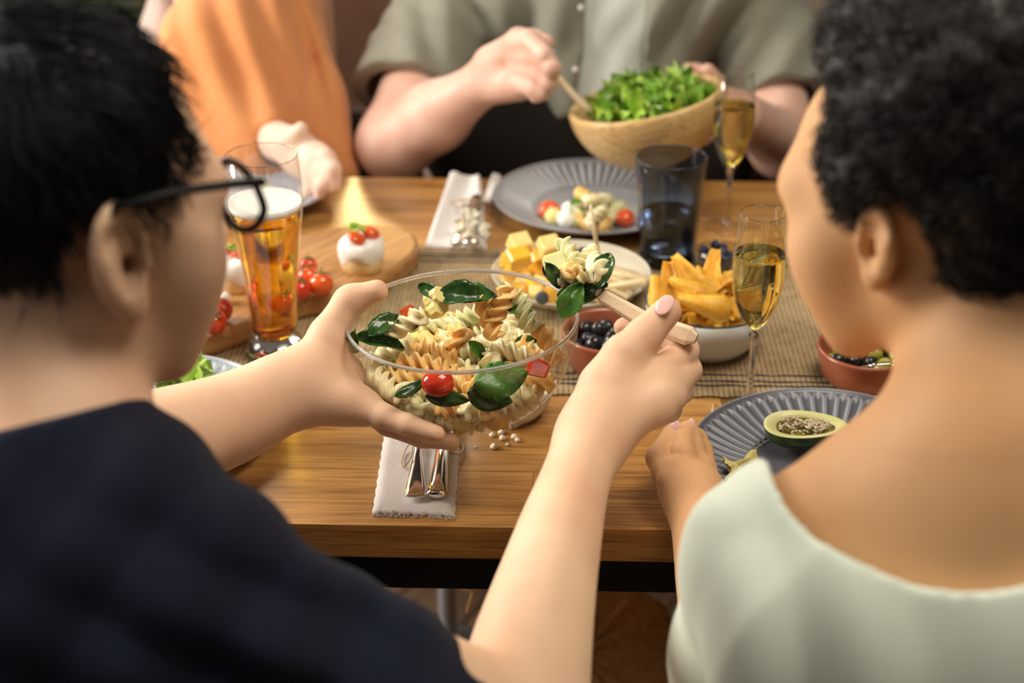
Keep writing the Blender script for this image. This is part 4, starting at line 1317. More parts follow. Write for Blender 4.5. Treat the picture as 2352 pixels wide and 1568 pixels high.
# chopped lettuce in the wooden bowl
WM = WOOD_T.matrix_basis if False else (Matrix.Translation(WC) @ WOOD_T.rotation_euler.to_matrix().to_4x4())
rm = [ruffle(30+k, .036, .034) for k in range(4)]
for k, q in enumerate(rm): q.materials.append(M_['lettuce'] if k % 2 else M_['lettuce_d'])
rk = random.Random(12)
for i in range(74):
    a = rk.uniform(0, 2*pi); q = sqrt(rk.random())*.078
    z = -.012+.030*(1-(q/.085)**2)+rk.uniform(-.02, .006)
    o = obj('lettuce_piece', rm[i % 4], None)
    o.matrix_world = WM @ Matrix.Translation((q*cos(a)+.006, q*sin(a), z)) @ Matrix.Rotation(rk.uniform(0, 6), 4, 'Z') @ Matrix.Rotation(rk.uniform(-1.0, 1.0), 4, 'X') @ Matrix.Rotation(rk.uniform(-.8, .8), 4, 'Y') @ Matrix.Scale(rk.uniform(.6, .95), 4)
    tag(o, ('chopped bright green lettuce piece' if i % 2 else 'chopped darker green lettuce piece')+' in the wooden bowl', 'lettuce', ('bright' if i % 2 else 'dark')+' lettuce in the wooden bowl')
sprig = MB()
for k in range(7):
    b0 = Vector((.0, .02, .012)); d_ = Vector((sin(k*.9)*.022, cos(k*1.3)*.012, .030+.004*sin(k)))
    sprig.tube([b0, b0+d_*.5, b0+d_], [.0012, .0022, .0006], 5, M=WM, flat=.4)
tag(sprig.build('herb_sprig', M_['basil']), 'thin green sprig standing up from the wooden bowl', 'herb')

# dip in the small white bowl
MB().lathe([(.001, .030), (.030, .0295), (.0425, .028)], 32).build('dip', M_['cream'], None, (wb.x, wb.y, TZ))
tag(bpy.data.objects['dip'], 'white dip filling the small bowl behind the salad bowl', 'dip')

# ------------------------------------------------------------------ napkins and cutlery
def napkin(name, label, px4, m, z=.0035, nu=30, nv=40, fold=.004, fringe=False):
    P = [onz(x, y, TZ) for x, y in px4]  # far-left, far-right, near-right, near-left
    c = sum(P, Vector())/4
    t = thing(name, label, 'napkin', (c.x, c.y, TZ))
    V = []; F = []
    def pt(u, v):
        a = P[0].lerp(P[1], u); b = P[3].lerp(P[2], u)
        return a.lerp(b, v)-Vector((c.x, c.y, TZ))
    for l, zz in enumerate((0.0004, z)):
        for j in range(nv+1):
            for i in range(nu+1):
                q = pt(i/nu, j/nv)
                e = min(i, nu-i, j*1.0+1, nv-j)/3
                w = fold*(sin(i/nu*7+j/nv*2)*.5+.5)*max(0, min(1, e))
                edge = 0 if l == 0 else -z*.8*(1-min(1, min(i, nu-i)/1.5))
                V.append((q.x+(.0006*sin(j*1.9) if i in (0, nu) else 0), q.y+(.0009*sin(i*2.3)+.0006*sin(i*5.1) if j == nv else 0), (zz+w+edge) if l else .0004))
    n1_ = (nu+1)*(nv+1)
    for j in range(nv):
        for i in range(nu):
            a = j*(nu+1)+i; q = (a, a+nu+1, a+nu+2, a+1); F.append(q[::-1]); F.append(tuple(n1_+k for k in q))
    for i in range(nu):
        for j in (0, nv):
            a = j*(nu+1)+i; F.append((a, a+1, a+1+n1_, a+n1_))
    for j in range(nv):
        for i in (0, nu):
            a = j*(nu+1)+i; F.append((a, a+nu+1, a+nu+1+n1_, a+n1_))
    MB().add(V, F).build('cloth', m, t)
    if fringe:
        b = MB(); rk_ = random.Random(1)
        for k in range(90):
            u = rk_.random(); q = pt(u, 1.0)
            b.tube([(q.x, q.y+.002, .002), (q.x+rk_.uniform(-.001, .001), q.y-.0015, .0015), (q.x+rk_.uniform(-.003, .003), q.y-.0035-rk_.random()*.002, .0006)], .00028, 3)
        o = b.build('fringe', m, t); o['kind'] = 'stuff'
    return t, c
# near napkin: two cutlery handles tied with twine
napkin('linen_napkin', 'folded linen napkin with frayed edge on the near side of the table', [(893, 930), (1062, 930), (1046, 1188), (855, 1181)], M_['linen'], .003, fold=.0012, fringe=True)
def handle_mesh(L, prof):
    """flat-ish handle along +y, prof: list (s, halfwidth, halfthick)"""
    V = []; F = []; seg = 14
    for s, w, h in prof:
        for k in range(seg):
            a = 2*pi*k/seg
            V.append((w*cos(a), s*L, h*sin(a)))
    n = len(prof)
    for i in range(n-1):
        for k in range(seg): F.append((i*seg+k, (i+1)*seg+k, (i+1)*seg+(k+1) % seg, i*seg+(k+1) % seg))
    F.append(tuple(range(seg))); F.append(tuple((n-1)*seg+k for k in range(seg-1, -1, -1)))
    return V, F
fork_p = [(0, .006, .0009), (.006, .0095, .0014), (.02, .0104, .0017), (.10, .0096, .0017), (.25, .0074, .0016), (.45, .0048, .0016), (.62, .0032, .0017), (.72, .0034, .0016), (.76, .0080, .0014), (.80, .0105, .0010), (.82, .0108, .0009)]
knife_p = [(0, .005, .0028), (.008, .0090, .0046), (.03, .0104, .0054), (.10, .0098, .0056), (.28, .0080, .0052), (.46, .0068, .0046), (.50, .0078, .0030), (.56, .0086, .0012), (.80, .0092, .0008), (.95, .0070, .0006), (1.0, .0015, .0004)]
def cutlery(kind, label, p0, p1, L, z=.0085):
    A0 = onz(*p0, TZ+z); A1 = onz(*p1, TZ+z); d = (A1-A0).normalized()
    V, F = handle_mesh(L, fork_p if kind == 'fork' else knife_p)
    b = MB().add(V, F)
    if kind == 'fork':
        for k in range(4):
            x = (-1.5+k)*.0058
            b.tube([(x*.95, .81*L, 0), (x, .88*L, .001), (x, .95*L, -.0005), (x, L, -.002)], [.0015, .0013, .0011, .0006], 6, flat=.6)
    o = b.build(kind, M_['steel']); o.matrix_world = Matrix.Translation(A0) @ Matrix.Rotation(math.atan2(-d.x, d.y), 4, 'Z')
    tag(o, label, kind); return o
cutlery('fork', 'silver fork with a flat flared handle on the near napkin', (953, 1141), (962, 1003), .165)
cutlery('knife', 'silver knife with a thick rounded handle end on the near napkin', (1003, 1138), (1020, 1003), .175, .0095)
def twine(label, pts, r=.0008):
    o = MB().tube([Vector(p) for p in closed(pts, False)], r, 5).build('twine', M_['twine']); tag(o, label, 'twine'); return o
def closed(P, cyc=False, k=6):
    P = [Vector(p) for p in P]
    out = []
    for i in range(len(P)-1):
        p0 = P[max(i-1, 0)]; p1 = P[i]; p2 = P[i+1]; p3 = P[min(i+2, len(P)-1)]
        for q in range(k):
            s = q/k; out.append(.5*((2*p1)+(-p0+p2)*s+(2*p0-5*p1+4*p2-p3)*s*s+(-p0+3*p1-3*p2+p3)*s**3))
    out.append(P[-1]); return out
tp = [(888, 1007, .002), (915, 1003, .004), (945, 1002, .0125), (980, 1003, .010), (1015, 1001, .018), (1045, 1005, .006), (1062, 1018, .002), (1063, 1035, .003), (1050, 1042, .006), (1030, 1036, .008), (1022, 1012, .019)]
twine('jute twine tied round the cutlery on the near napkin', [onz(x, y, TZ+z) for x, y, z in tp], .0009)
twine('loose twine loop hanging over the near fork handle', [onz(x, y, TZ+z) for x, y, z in [(970, 1003, .014), (950, 1020, .015), (945, 1045, .013), (938, 1060, .010), (925, 1072, .007), (922, 1062, .006), (930, 1035, .006), (945, 1012, .012)]], .0008)

# far napkin
napkin('linen_napkin', 'crumpled white napkin bundle by the far table edge', [(1030, 413), (1104, 413), (1118, 577), (974, 574)], M_['linen2'], .006, fold=.012)
napkin('napkin_fold', 'white napkin fold leaning against the rim of the far grey plate', [(1128, 412), (1152, 412), (1130, 470), (1106, 470)], M_['linen2'], .008, 8, 10, .006)
cutlery('fork', 'fork lying along the far white napkin', (1052, 566), (1080, 430), .17, .021)
cutlery('knife', 'knife beside the fork on the far white napkin', (1082, 560), (1096, 430), .17, .021)
twine('flat twine band round the far napkin bundle', [onz(x, y, TZ+z) for x, y, z in [(1022, 466, .004), (1040, 462, .016), (1070, 458, .026), (1095, 460, .026), (1118, 466, .012), (1124, 470, .004)]], .0016)
fb = MB(); rk = random.Random(2)
for k in range(16):
    p = onz(rk.uniform(1048, 1118), rk.uniform(476, 545), TZ+.026+rk.uniform(0, .008))
    m = Matrix.Translation(p)
    for j in range(4): fb.ball((.003*cos(j*1.6+k), .003*sin(j*1.6+k), .001*j), .0034, 7, 5, m)
fo_ = fb.build('dried_flowers', mat('dry_flower', (.78, .76, .62), .8, col2=(.45, .42, .28), nscale=90)); tag(fo_, 'small cream dried flowers tucked in the far napkin twine', 'flowers', None, 'stuff')

# small fork standing in the olive bowl by the right plate
A0 = at(1990, 838, 1.600); A1 = at(2075, 832, 1.545)
d = (A1-A0).normalized()
b = MB()
sd = d.cross(Vector((0, 0, 1))).normalized()
for k in range(4):
    s_ = sd*((k-1.5)*.0046)
    b.tube([A0+s_, A0+d*.012+s_, A0+d*.024+s_*.95], [.0006, .0012, .0014], 6)
b.tube([A0+d*.022, A0+d*.028, A0+d*.04, A0+d*.06, A0+d*.11], [.0085, .0085, .0035, .0024, .0045], 10, flat=.25)
tag(b.build('fork', M_['steel']), 'small fork with its tines over the right-hand olive bowl', 'fork')

# server held by the far man
sv = MB().tube([at(1215, 80, 2.10), at(1270, 165, 2.11), at(1335, 238, 2.12), at(1372, 262, 2.13)], [.0062, .0070, .0075, .0085], 12, flat=.55)
tag(sv.build('salad_server', M_['handle'], smooth=True), 'pale wooden salad server held by the man in the grey-green shirt', 'server')
# ------------------------------------------------------------------ bodies grown from distance fields
BIG = 0.5
def prim(fn, lo, hi):
    return (fn, np.array(lo, np.float32), np.array(hi, np.float32))
def cap(a, b, ra, rb=None):
    rb = ra if rb is None else rb
    a = np.array(a, np.float32); b = np.array(b, np.float32); ab = b-a; L2 = float((ab**2).sum())+1e-12
    def fn(P):
        t = np.clip(((P-a)@ab)/L2, 0, 1)
        return np.linalg.norm(P-a-t[:, None]*ab, axis=1)-(ra+(rb-ra)*t)
    m = max(ra, rb)
    return prim(fn, np.minimum(a, b)-m, np.maximum(a, b)+m)
def ell(c, r, R=None):
    c = np.array(c, np.float32); r = np.array(r, np.float32)
    R = None if R is None else np.array(R, np.float32)
    def fn(P):
        q = P-c
        if R is not None: q = q@R
        k0 = np.linalg.norm(q/r, axis=1)+1e-9; k1 = np.linalg.norm(q/(r*r), axis=1)+1e-9
        return k0*(k0-1)/k1
    m = float(r.max())
    return prim(fn, c-m, c+m)
def ev(p, P, pad):
    """evaluate a primitive only near its box"""
    fn, lo, hi = p
    m = np.all((P > lo-pad) & (P < hi+pad), axis=1)
    d = np.full(len(P), BIG, np.float32)
    if m.any(): d[m] = fn(P[m])
    return d
def smin(a, b, k):
    if k <= 0: return np.minimum(a, b)
    h = np.maximum(k-np.abs(a-b), 0)/k
    return np.minimum(a, b)-h*h*k*.25
def U(k, *ps):
    """smooth union of primitives"""
    lo = np.min([p[1] for p in ps], 0); hi = np.max([p[2] for p in ps], 0)
    def fn(P):
        d = None
        for p in ps:
            e = ev(p, P, .07)
            d = e if d is None else smin(d, e, k)
        return d
    return prim(fn, lo, hi)
def cut(p, *qs, k=.004):
    """carve qs out of p"""
    def fn(P):
        d = p[0](P)
        for q in qs:
            e = -ev(q, P, .07)
            d = -smin(-d, -e, k)
        return d
    return prim(fn, p[1], p[2])
def inter(p, f):
    """keep where f(P) < 0"""
    return prim(lambda P: np.maximum(p[0](P), f(P)), p[1], p[2])
def disp(p, f):
    return prim(lambda P: p[0](P)+f(P), p[1]-.01, p[2]+.01)
def half(point, normal):
    n = np.array(Vector(normal).normalized(), np.float32); q = np.array(point, np.float32)
    return lambda P: (P-q)@n

_CE = [((0,0,0),(1,0,0)),((0,1,0),(1,1,0)),((0,0,1),(1,0,1)),((0,1,1),(1,1,1)),((0,0,0),(0,1,0)),((1,0,0),(1,1,0)),((0,0,1),(0,1,1)),((1,0,1),(1,1,1)),
       ((0,0,0),(0,0,1)),((1,0,0),(1,0,1)),((0,1,0),(0,1,1)),((1,1,0),(1,1,1))]
def grow(p, h, B=6):
    """surface nets on the sparse blocks that the surface crosses"""
    fn, lo, hi = p
    lo = lo-h*3; hi = hi+h*3
    H = h*B
    n = np.ceil((hi-lo)/H).astype(int)+1
    g = np.stack(np.meshgrid(*[np.arange(k) for k in n], indexing='ij'), -1).reshape(-1, 3)
    c = (lo+(g+.5)*H).astype(np.float32)
    d = np.concatenate([fn(c[i:i+400000]) for i in range(0, len(c), 400000)])
    g = g[np.abs(d) < H*.87*1.25+h]
    ax = np.arange(B+1)
    loc = np.stack(np.meshgrid(ax, ax, ax, indexing='ij'), -1).reshape(-1, 3)
    nodes = (g[:, None]*B+loc[None])
    P = (lo+nodes.reshape(-1, 3)*h).astype(np.float32)
    D = np.concatenate([fn(P[i:i+600000]) for i in range(0, len(P), 600000)]).reshape(len(g), B+1, B+1, B+1)
    dims = (n+1)*B+2
    def cid(v): return (v[..., 0].astype(np.int64)*dims[1]+v[..., 1])*dims[2]+v[..., 2]
    S = D < 0
    cs = [S[:, i:B+i, j:B+j, k:B+k] for i in (0, 1) for j in (0, 1) for k in (0, 1)]
    cnt = sum(x.astype(np.int8) for x in cs)
    act = np.argwhere((cnt > 0) & (cnt < 8))
    acc = np.zeros((len(act), 3), np.float32); num = np.zeros(len(act), np.float32)
    b_, i_, j_, k_ = act.T
    for (a, b) in _CE:
        da = D[b_, i_+a[0], j_+a[1], k_+a[2]]; db = D[b_, i_+b[0], j_+b[1], k_+b[2]]
        m = (da < 0) != (db < 0)
        t = np.where(m, da/np.where(m, da-db, 1), 0)[:, None]
        q = np.array(a, np.float32)+t*(np.array(b, np.float32)-np.array(a, np.float32))
        acc += np.where(m[:, None], q, 0); num += m
    cell = g[b_]*B+np.stack([i_, j_, k_], 1)
    V = lo+(cell+acc/num[:, None])*h
    ids = cid(cell); order = np.argsort(ids); ids = ids[order]; V = V[order]
    quads = []
    for axis in range(3):
        sl0 = [slice(0, B)]*3; sl1 = [slice(0, B)]*3; sl1[axis] = slice(1, B+1)
        a = S[(slice(None), *sl0)]; b = S[(slice(None), *sl1)]
        e = np.argwhere(a != b)
        if not len(e): continue
        ins = a[tuple(e.T)]
        nd = g[e[:, 0]]*B+e[:, 1:]
        u = (axis+1) % 3; v = (axis+2) % 3
        du = np.zeros(3, int); du[u] = 1; dv = np.zeros(3, int); dv[v] = 1
        q = np.stack([cid(nd-du-dv), cid(nd-dv), cid(nd), cid(nd-du)], 1)
        pos = np.searchsorted(ids, q); pos = np.minimum(pos, len(ids)-1)
        ok = (ids[pos] == q).all(1)
        q = np.where(ins[:, None], pos, pos[:, ::-1])[ok]
        quads.append(q)
    return V.astype(np.float32), np.concatenate(quads).astype(np.int32)
def relax(V, F, n=2, lam=.5):
    for _ in range(n):
        acc = np.zeros_like(V); cn = np.zeros(len(V), np.float32)
        for a, b in ((0, 1), (1, 2), (2, 3), (3, 0)):
            np.add.at(acc, F[:, a], V[F[:, b]]); np.add.at(cn, F[:, a], 1)
            np.add.at(acc, F[:, b], V[F[:, a]]); np.add.at(cn, F[:, b], 1)
        V = V+lam*(acc/cn[:, None]-V)
    return V
def skin(name, p, h, mat_, parent, n=1, joined=()):
    V, F = grow(p, h)
    V = relax(V, F, n)
    base = np.array(parent.location, np.float32) if parent is not None else np.zeros(3)
    o = obj(name, mesh(name, V-base, F), mat_, parent)
    return o, V, F

def wob(freqs, amp, seed=0):
    r_ = np.random.default_rng(seed)
    W = [(r_.normal(size=3)*f, r_.uniform(0, 6.28)) for f in freqs for _ in range(3)]
    def f(P):
        s = 0
        for k, ph in W: s = s+np.sin(P@k.astype(np.float32)+ph)*(freqs[0]/np.linalg.norm(k))
        return (amp*s/2).astype(np.float32)
    return f
def folds(direction, freq, amp, c, R, warp=12, seed=0):
    """cloth folds: ridges across a direction, fading with distance from c"""
    k = np.array(Vector(direction).normalized(), np.float32)*freq; c = np.array(c, np.float32)
    r_ = np.random.default_rng(seed); w = r_.normal(size=3).astype(np.float32)*warp
    def f(P):
        q = P-c
        fall = np.exp(-(q**2).sum(1)/(R*R))
        return -(amp*fall*(np.abs(np.sin(P@k+1.2*np.sin(P@w)))**1.5)).astype(np.float32)
    return f
def addf(*fs): return lambda P: sum(f(P) for f in fs)

def px2r(r, d): return r*d/FPX
def chain(pts, k=.003):
    """pts: (px, py, depth, radius)"""
    Q = [(np.array(at(x, y, d)), r) for x, y, d, r in pts]
    return U(k, *[cap(Q[i][0], Q[i+1][0], Q[i][1], Q[i+1][1]) for i in range(len(Q)-1)])
def limb(pts, k=.012, n=5):
    """smoothly tapering limb through world points with radii"""
    Q = [np.append(np.array(p, float), r) for p, r in pts]
    out = []
    for i in range(len(Q)-1):
        p0, p1, p2, p3 = Q[max(i-1, 0)], Q[i], Q[i+1], Q[min(i+2, len(Q)-1)]
        for j in range(n):
            s = j/n
            out.append(.5*((2*p1)+(-p0+p2)*s+(2*p0-5*p1+4*p2-p3)*s*s+(-p0+3*p1-3*p2+p3)*s**3))
    out.append(Q[-1])
    return U(k, *[cap(out[i][:3], out[i+1][:3], out[i][3], out[i+1][3]) for i in range(len(out)-1)])
def chainw(pts, k=.003):
    return U(k, *[cap(pts[i][0], pts[i+1][0], pts[i][1], pts[i+1][1]) for i in range(len(pts)-1)])
def hand(palm, fingers, k=.010):
    """palm prims joined to fingers that stay apart from each other"""
    lo = np.min([f[1] for f in fingers]+[palm[1]], 0); hi = np.max([f[2] for f in fingers]+[palm[2]], 0)
    def fn(P):
        pd = ev(palm, P, .07); fd = None
        for f in fingers:
            e = ev(f, P, .05)
            fd = e if fd is None else smin(fd, e, .0012)
        return smin(pd, fd, k)
    return prim(fn, lo, hi)

def head_frame(origin, F, Up):
    F = Vector(F).normalized(); Up = Vector(Up); L = Up.cross(F).normalized(); Uu = F.cross(L).normalized()
    return np.array(origin, np.float32), np.array(Matrix((F, L, Uu)).transposed(), np.float32)  # columns F L U
def head(O_, R, s=1.0, ear=.0, ex=0.0):
    T_ = lambda p: O_+R@(np.array(p, np.float32)*s)
    def C(a, b, ra, rb=None): return cap(T_(a), T_(b), ra*s, (rb if rb is not None else ra)*s)
    def E(c, r, rot=None):
        Q = R if rot is None else R@np.array(rot, np.float32)
        return ell(T_(c), np.array(r)*s, Q)
    skull = U(.03, E((-.014, 0, .029), (.094, .076, .083)), E((.030, 0, -.022), (.064, .060, .084)))
    jaw = U(.02, C((-.006, .050, -.050), (.052, .026, -.098), .021, .018), C((-.006, -.050, -.050), (.052, -.026, -.098), .021, .018), C((.060, .012, -.104), (.060, -.012, -.104), .018))
    cheek = U(.02, E((.056, .039, -.034), (.029, .027, .032)), E((.056, -.039, -.034), (.029, .027, .032)), E((.056, .028, -.064), (.026, .024, .028)), E((.056, -.028, -.064), (.026, .024, .028)))
    brow = C((.076, .032, .014), (.076, -.032, .014), .013)
    nose = U(.008, C((.086, 0, .004), (.096, 0, -.030), .007, .011), E((.089, .010, -.034), (.010, .007, .007)), E((.089, -.010, -.034), (.010, .007, .007)))
    lips = U(.006, E((.085, 0, -.062), (.010, .021, .006)), E((.083, 0, -.073), (.010, .018, .007)))
    face = U(.024, skull, jaw, cheek, brow)
    face = cut(face, E((.094, .031, -.004), (.012, .016, .010)), E((.094, -.031, -.004), (.012, .016, .010)), k=.010)
    face = U(.008, face, nose, lips, E((.075, .031, -.004), (.012, .013, .012)), E((.075, -.031, -.004), (.012, .013, .012)))
    face = cut(face, C((.096, .017, -.0675), (.096, -.017, -.0675), .0022), k=.002)
    ears = []
    for sd in (1, -1):
        a = radians(-26)*sd; b = radians(-12)
        rz = np.array([[cos(a), -sin(a), 0], [sin(a), cos(a), 0], [0, 0, 1]]); ry = np.array([[cos(b), 0, sin(b)], [0, 1, 0], [-sin(b), 0, cos(b)]])
        Q = rz@ry
        c0 = np.array([-.012+ex, sd*.079, -.012]); g = 1+ear
        def off(x, y, z): return c0+Q@np.array([x*g, sd*y, z*g])
        e = U(.006, E(off(0, .003, .004), (.0195*g, .0080, .0300*g), Q), E(off(.004, .001, -.026), (.0105*g, .0065, .0110*g), Q))
        e = cut(e, E(off(.002, .0125, .002), (.0128*g, .0112, .0220*g), Q), E(off(-.0030, .013, .016), (.0120*g, .0095, .0105*g), Q), k=.003)
        anti = C(off(-.0065, .005, -.010), off(-.0045, .0050, .012), .0032, .0028)
        tra = E(off(.0125, .004, -.004), (.0045, .0050, .0065), Q)
        e = U(.004, e, anti, tra)
        e = cut(e, E(off(.0065, .006, -.004), (.0055, .013, .0075), Q), k=.003)
        ears.append(e)
    h = U(.006, face, *ears)
    return h, T_
def hair_strands(V, F, n, length, flow, mat_, name, parent, seed=0, r0=.0006, lift=.35, curl=0.0, segs=4):
    """tapered strands rooted on the cap surface"""
    rg = np.random.default_rng(seed)
    tri = V[F[:, :3]]
    nrm = np.cross(V[F[:, 2]]-V[F[:, 0]], V[F[:, 3]]-V[F[:, 1]]); ar = np.linalg.norm(nrm, axis=1); nrm /= ar[:, None]+1e-12
    f = rg.choice(len(F), n, p=ar/ar.sum())
    w = rg.random((n, 4)); w /= w.sum(1)[:, None]
    root = (V[F[f]]*w[..., None]).sum(1); nn = nrm[f]
    fl = flow(root, rg)
    fl = fl-(fl*nn).sum(1)[:, None]*nn; fl /= np.linalg.norm(fl, axis=1)[:, None]+1e-9
    side = np.cross(nn, fl)
    L = length*(.6+.6*rg.random(n))[:, None]
    verts = []
    ph = rg.uniform(0, 6.28, n)[:, None]
    for i in range(segs+1):
        s = i/segs
        if curl:
            a = ph+s*2*pi*1.6
            c = root+nn*(L*s*.7)+(fl*np.cos(a)+side*np.sin(a))*curl
        else:
            c = root-nn*.001+fl*L*s+nn*L*(lift*s-lift*.6*s*s)+side*L*.12*np.sin(ph+s*2)
        r_ = r0*(1-s*.8)
        for k in range(3):
            an = 2*pi*k/3
            verts.append(c+(side*cos(an)+nn*sin(an))*r_)
    A_ = np.stack(verts, 1).reshape(-1, 3)
    per = (segs+1)*3
    q = []
    for i in range(segs):
        for k in range(3):
            k2 = (k+1) % 3; q.append((i*3+k, i*3+k2, (i+1)*3+k2, (i+1)*3+k))
    q = np.array(q)
    FF = (np.arange(n)[:, None, None]*per+q[None]).reshape(-1, 4)
    base = np.array(parent.location, np.float32)
    return A_-base, FF

camF = Vector(CAM_R @ Vector((0, 0, -1))); camR = Vector(CAM_R @ Vector((1, 0, 0))); camU = Vector(CAM_R @ Vector((0, 1, 0)))
def nail(px_, py_, d, roll, tilt, w, l, parent, label=None):
    me_ = blob_mesh('nail', (l, w, .0012), 14, 8)
    o = obj('fingernail', me_, M_['nail'], parent)
    o.matrix_world = face_cam(px_, py_, d, roll, tilt, 0)
    o.matrix_parent_inverse = Matrix.Identity(4)
    m = face_cam(px_, py_, d, roll, tilt, 0)
    o.matrix_local = Matrix.Translation(-Vector(parent.location)) @ m
    return o

# ================================================================== man in the navy shirt
MAN = thing('person', 'person in a navy shirt and black glasses holding the clear salad bowl and a server', 'person', (-.30, .72, .45))
ox = at(160, 470, 1.0)
hF = Vector((.80, .58, -.11)); hU = Vector((.10, .10, .98))
O1, R1 = head_frame(ox, hF, hU)
h1, T1 = head(O1, R1, 1.02, ear=.22, ex=.012)
neckb = A(95, 1010, .985)
neck = U(.03, cap(T1((-.035, 0, -.05)), neckb, .056, .057), cap(T1((.0, 0, -.075)), neckb+np.array([.015, .02, 0]), .045, .048))
# left arm: upper arm off frame, forearm across to the bowl
BCn = np.array(BC)
def outside(p, r, R=BR+.0012):
    p = np.array(p, float); d = p-BCn; L = np.linalg.norm(d)
    if L < R+r: p = BCn+d/L*(R+r-.0004)
    return p
lel = A(60, 1140, 1.30)
lwr = A(668, 893, 1.435)
shL = A(-420, 1160, 1.02)
larm = U(.02, cap(shL, lel, .058, .046), limb([(lel, .046), (A(300, 1038, 1.36), .0445), (A(520, 965, 1.41), .0375), (lwr, .0300), (A(720, 885, 1.44), .0270)]))
palmL = U(.014, cap(A(640, 900, 1.43), A(700, 880, 1.44), .0285, .0285),
          cap(A(700, 915, 1.432), A(792, 922, 1.428), .0245, .0205), cap(A(700, 870, 1.45), A(778, 865, 1.462), .0260, .0230),
          cap(A(720, 850, 1.447), A(752, 800, 1.452), .0235, .0190), cap(A(792, 922, 1.43), A(838, 938, 1.425), .0190, .0150),
          cap(A(780, 870, 1.468), A(812, 905, 1.475), .0210, .0175))
thumbL = chain([(728, 835, 1.450, .0200), (752, 768, 1.455, .0165), (800, 694, 1.462, .0142), (812, 688, 1.461, .0140), (866, 668, 1.456, .0108)], .006)
def fingL(pts):
    q = []
    for x, y, d, r in pts: q.append((outside(A(x, y, d), r), r))
    return chainw(q, .003)
pinL = fingL([(830, 930, 1.424, .0135), (880, 955, 1.412, .0115), (935, 975, 1.405, .0100), (1003, 996, 1.400, .0078)])
rinL = fingL([(825, 915, 1.450, .0130), (900, 960, 1.440, .0110), (975, 985, 1.432, .0095), (1040, 992, 1.430, .0080)])
midL = fingL([(815, 890, 1.475, .0125), (890, 950, 1.485, .0110), (965, 985, 1.480, .0095), (1040, 1000, 1.475, .0080)])
indL = fingL([(805, 860, 1.495, .0120), (880, 915, 1.520, .0105), (950, 955, 1.525, .0095), (1010, 985, 1.520, .0080)])
handL = hand(palmL, [thumbL, pinL, rinL, midL, indL], .010)
# right arm rising from the elbow at the bottom of the frame
rel = A(1190, 1690, 1.085)
rwr = A(1352, 1030, 1.29)
shR = A(430, 1430, .94)
rarm = U(.02, cap(shR, rel, .058, .045), limb([(rel, .043), (A(1218, 1500, 1.12), .0395), (A(1278, 1250, 1.19), .0300), (A(1322, 1100, 1.255), .0238), (A(1360, 1000, 1.30), .0245)]))
palmR = U(.014, cap(A(1350, 1040, 1.285), A(1362, 985, 1.30), .0245, .0250), cap(A(1365, 990, 1.30), A(1395, 905, 1.315), .0270, .0225),
          cap(A(1378, 1000, 1.30), A(1510, 880, 1.335), .0245, .0200), cap(A(1385, 992, 1.298), A(1515, 915, 1.315), .0190, .0160),
          cap(A(1380, 940, 1.31), A(1440, 830, 1.335), .0235, .0175))
thumbR = chain([(1385, 880, 1.315, .0190), (1430, 815, 1.325, .0165), (1480, 770, 1.335, .0150), (1532, 715, 1.340, .0128)], .006)
indR = chain([(1515, 855, 1.345, .0145), (1572, 805, 1.375, .0128), (1530, 765, 1.405, .0110), (1452, 748, 1.412, .0100), (1432, 752, 1.410, .0092)], .004)
midR = chain([(1545, 885, 1.340, .0145), (1578, 850, 1.380, .0130), (1530, 820, 1.425, .0115), (1455, 815, 1.425, .0100)], .004)
rinR = chain([(1538, 915, 1.325, .0135), (1562, 895, 1.370, .0122), (1540, 880, 1.420, .0110), (1468, 872, 1.425, .0098)], .004)
pinR = chain([(1515, 945, 1.315, .0125), (1535, 940, 1.355, .0112), (1515, 925, 1.400, .0100), (1475, 925, 1.405, .0090)], .004)
handR = hand(palmR, [thumbR, indR, midR, rinR, pinR], .009)
torso = U(.04, cap(neckb, A(-130, 1380, .96), .055, .08), cap(A(-330, 1400, 1.0), A(330, 1400, .95), .055, .055), cap(A(20, 1400, .98), A(60, 2500, 1.15), .13, .13))
body = U(.010, U(.02, h1, neck, torso), U(.012, larm, handL), U(.012, rarm, handR))
# the body ends below the bench line of sight
body = inter(body, lambda P: (.50-P[:, 2]))
skin('body', body, .0025, M_['skin_a'], MAN, 1)
# shirt
shirt = U(.03, cap(A(-420, 1310, .98), A(-40, 1275, .975), .085, .078), cap(A(-40, 1275, .975), A(300, 1350, .965), .072, .058), cap(A(300, 1350, .965), A(470, 1420, .95), .058, .058),
          cap(A(70, 1060, .985), A(90, 1180, .965), .062, .070), cap(A(0, 1400, .985), A(60, 2500, 1.15), .155, .15), cap(A(-250, 1330, .99), A(260, 1400, .95), .095, .085))
slR = U(.03, cap(A(400, 1400, .945), A(800, 1620, 1.01), .060, .062), cap(A(800, 1610, 1.01), A(1050, 1720, 1.06), .062, .060))
slL = U(.03, cap(A(-420, 1290, 1.0), A(-60, 1210, 1.2), .07, .062), cap(A(-420, 1180, 1.01), A(-110, 1165, 1.20), .082, .064))
collar = cap(A(88, 985, .985), A(80, 1080, .975), .066, .068)
shirt = U(.022, shirt, slR, slL)
shirt = U(.010, shirt, collar)
fo1 = addf(folds(camU*1.0+camR*.6, 62, .011, A(640, 1400, .93), .14, 9, 1), folds(camR*1.0+camU*-.5, 45, .012, A(120, 1400, .86), .22, 8, 2), folds(camR*1+camU*.9, 110, .005, A(1000, 1590, 1.0), .07, 14, 3), wob([14], .0012, 5))
shirt = disp(shirt, fo1)
shirt = inter(shirt, lambda P: (.52-P[:, 2]))
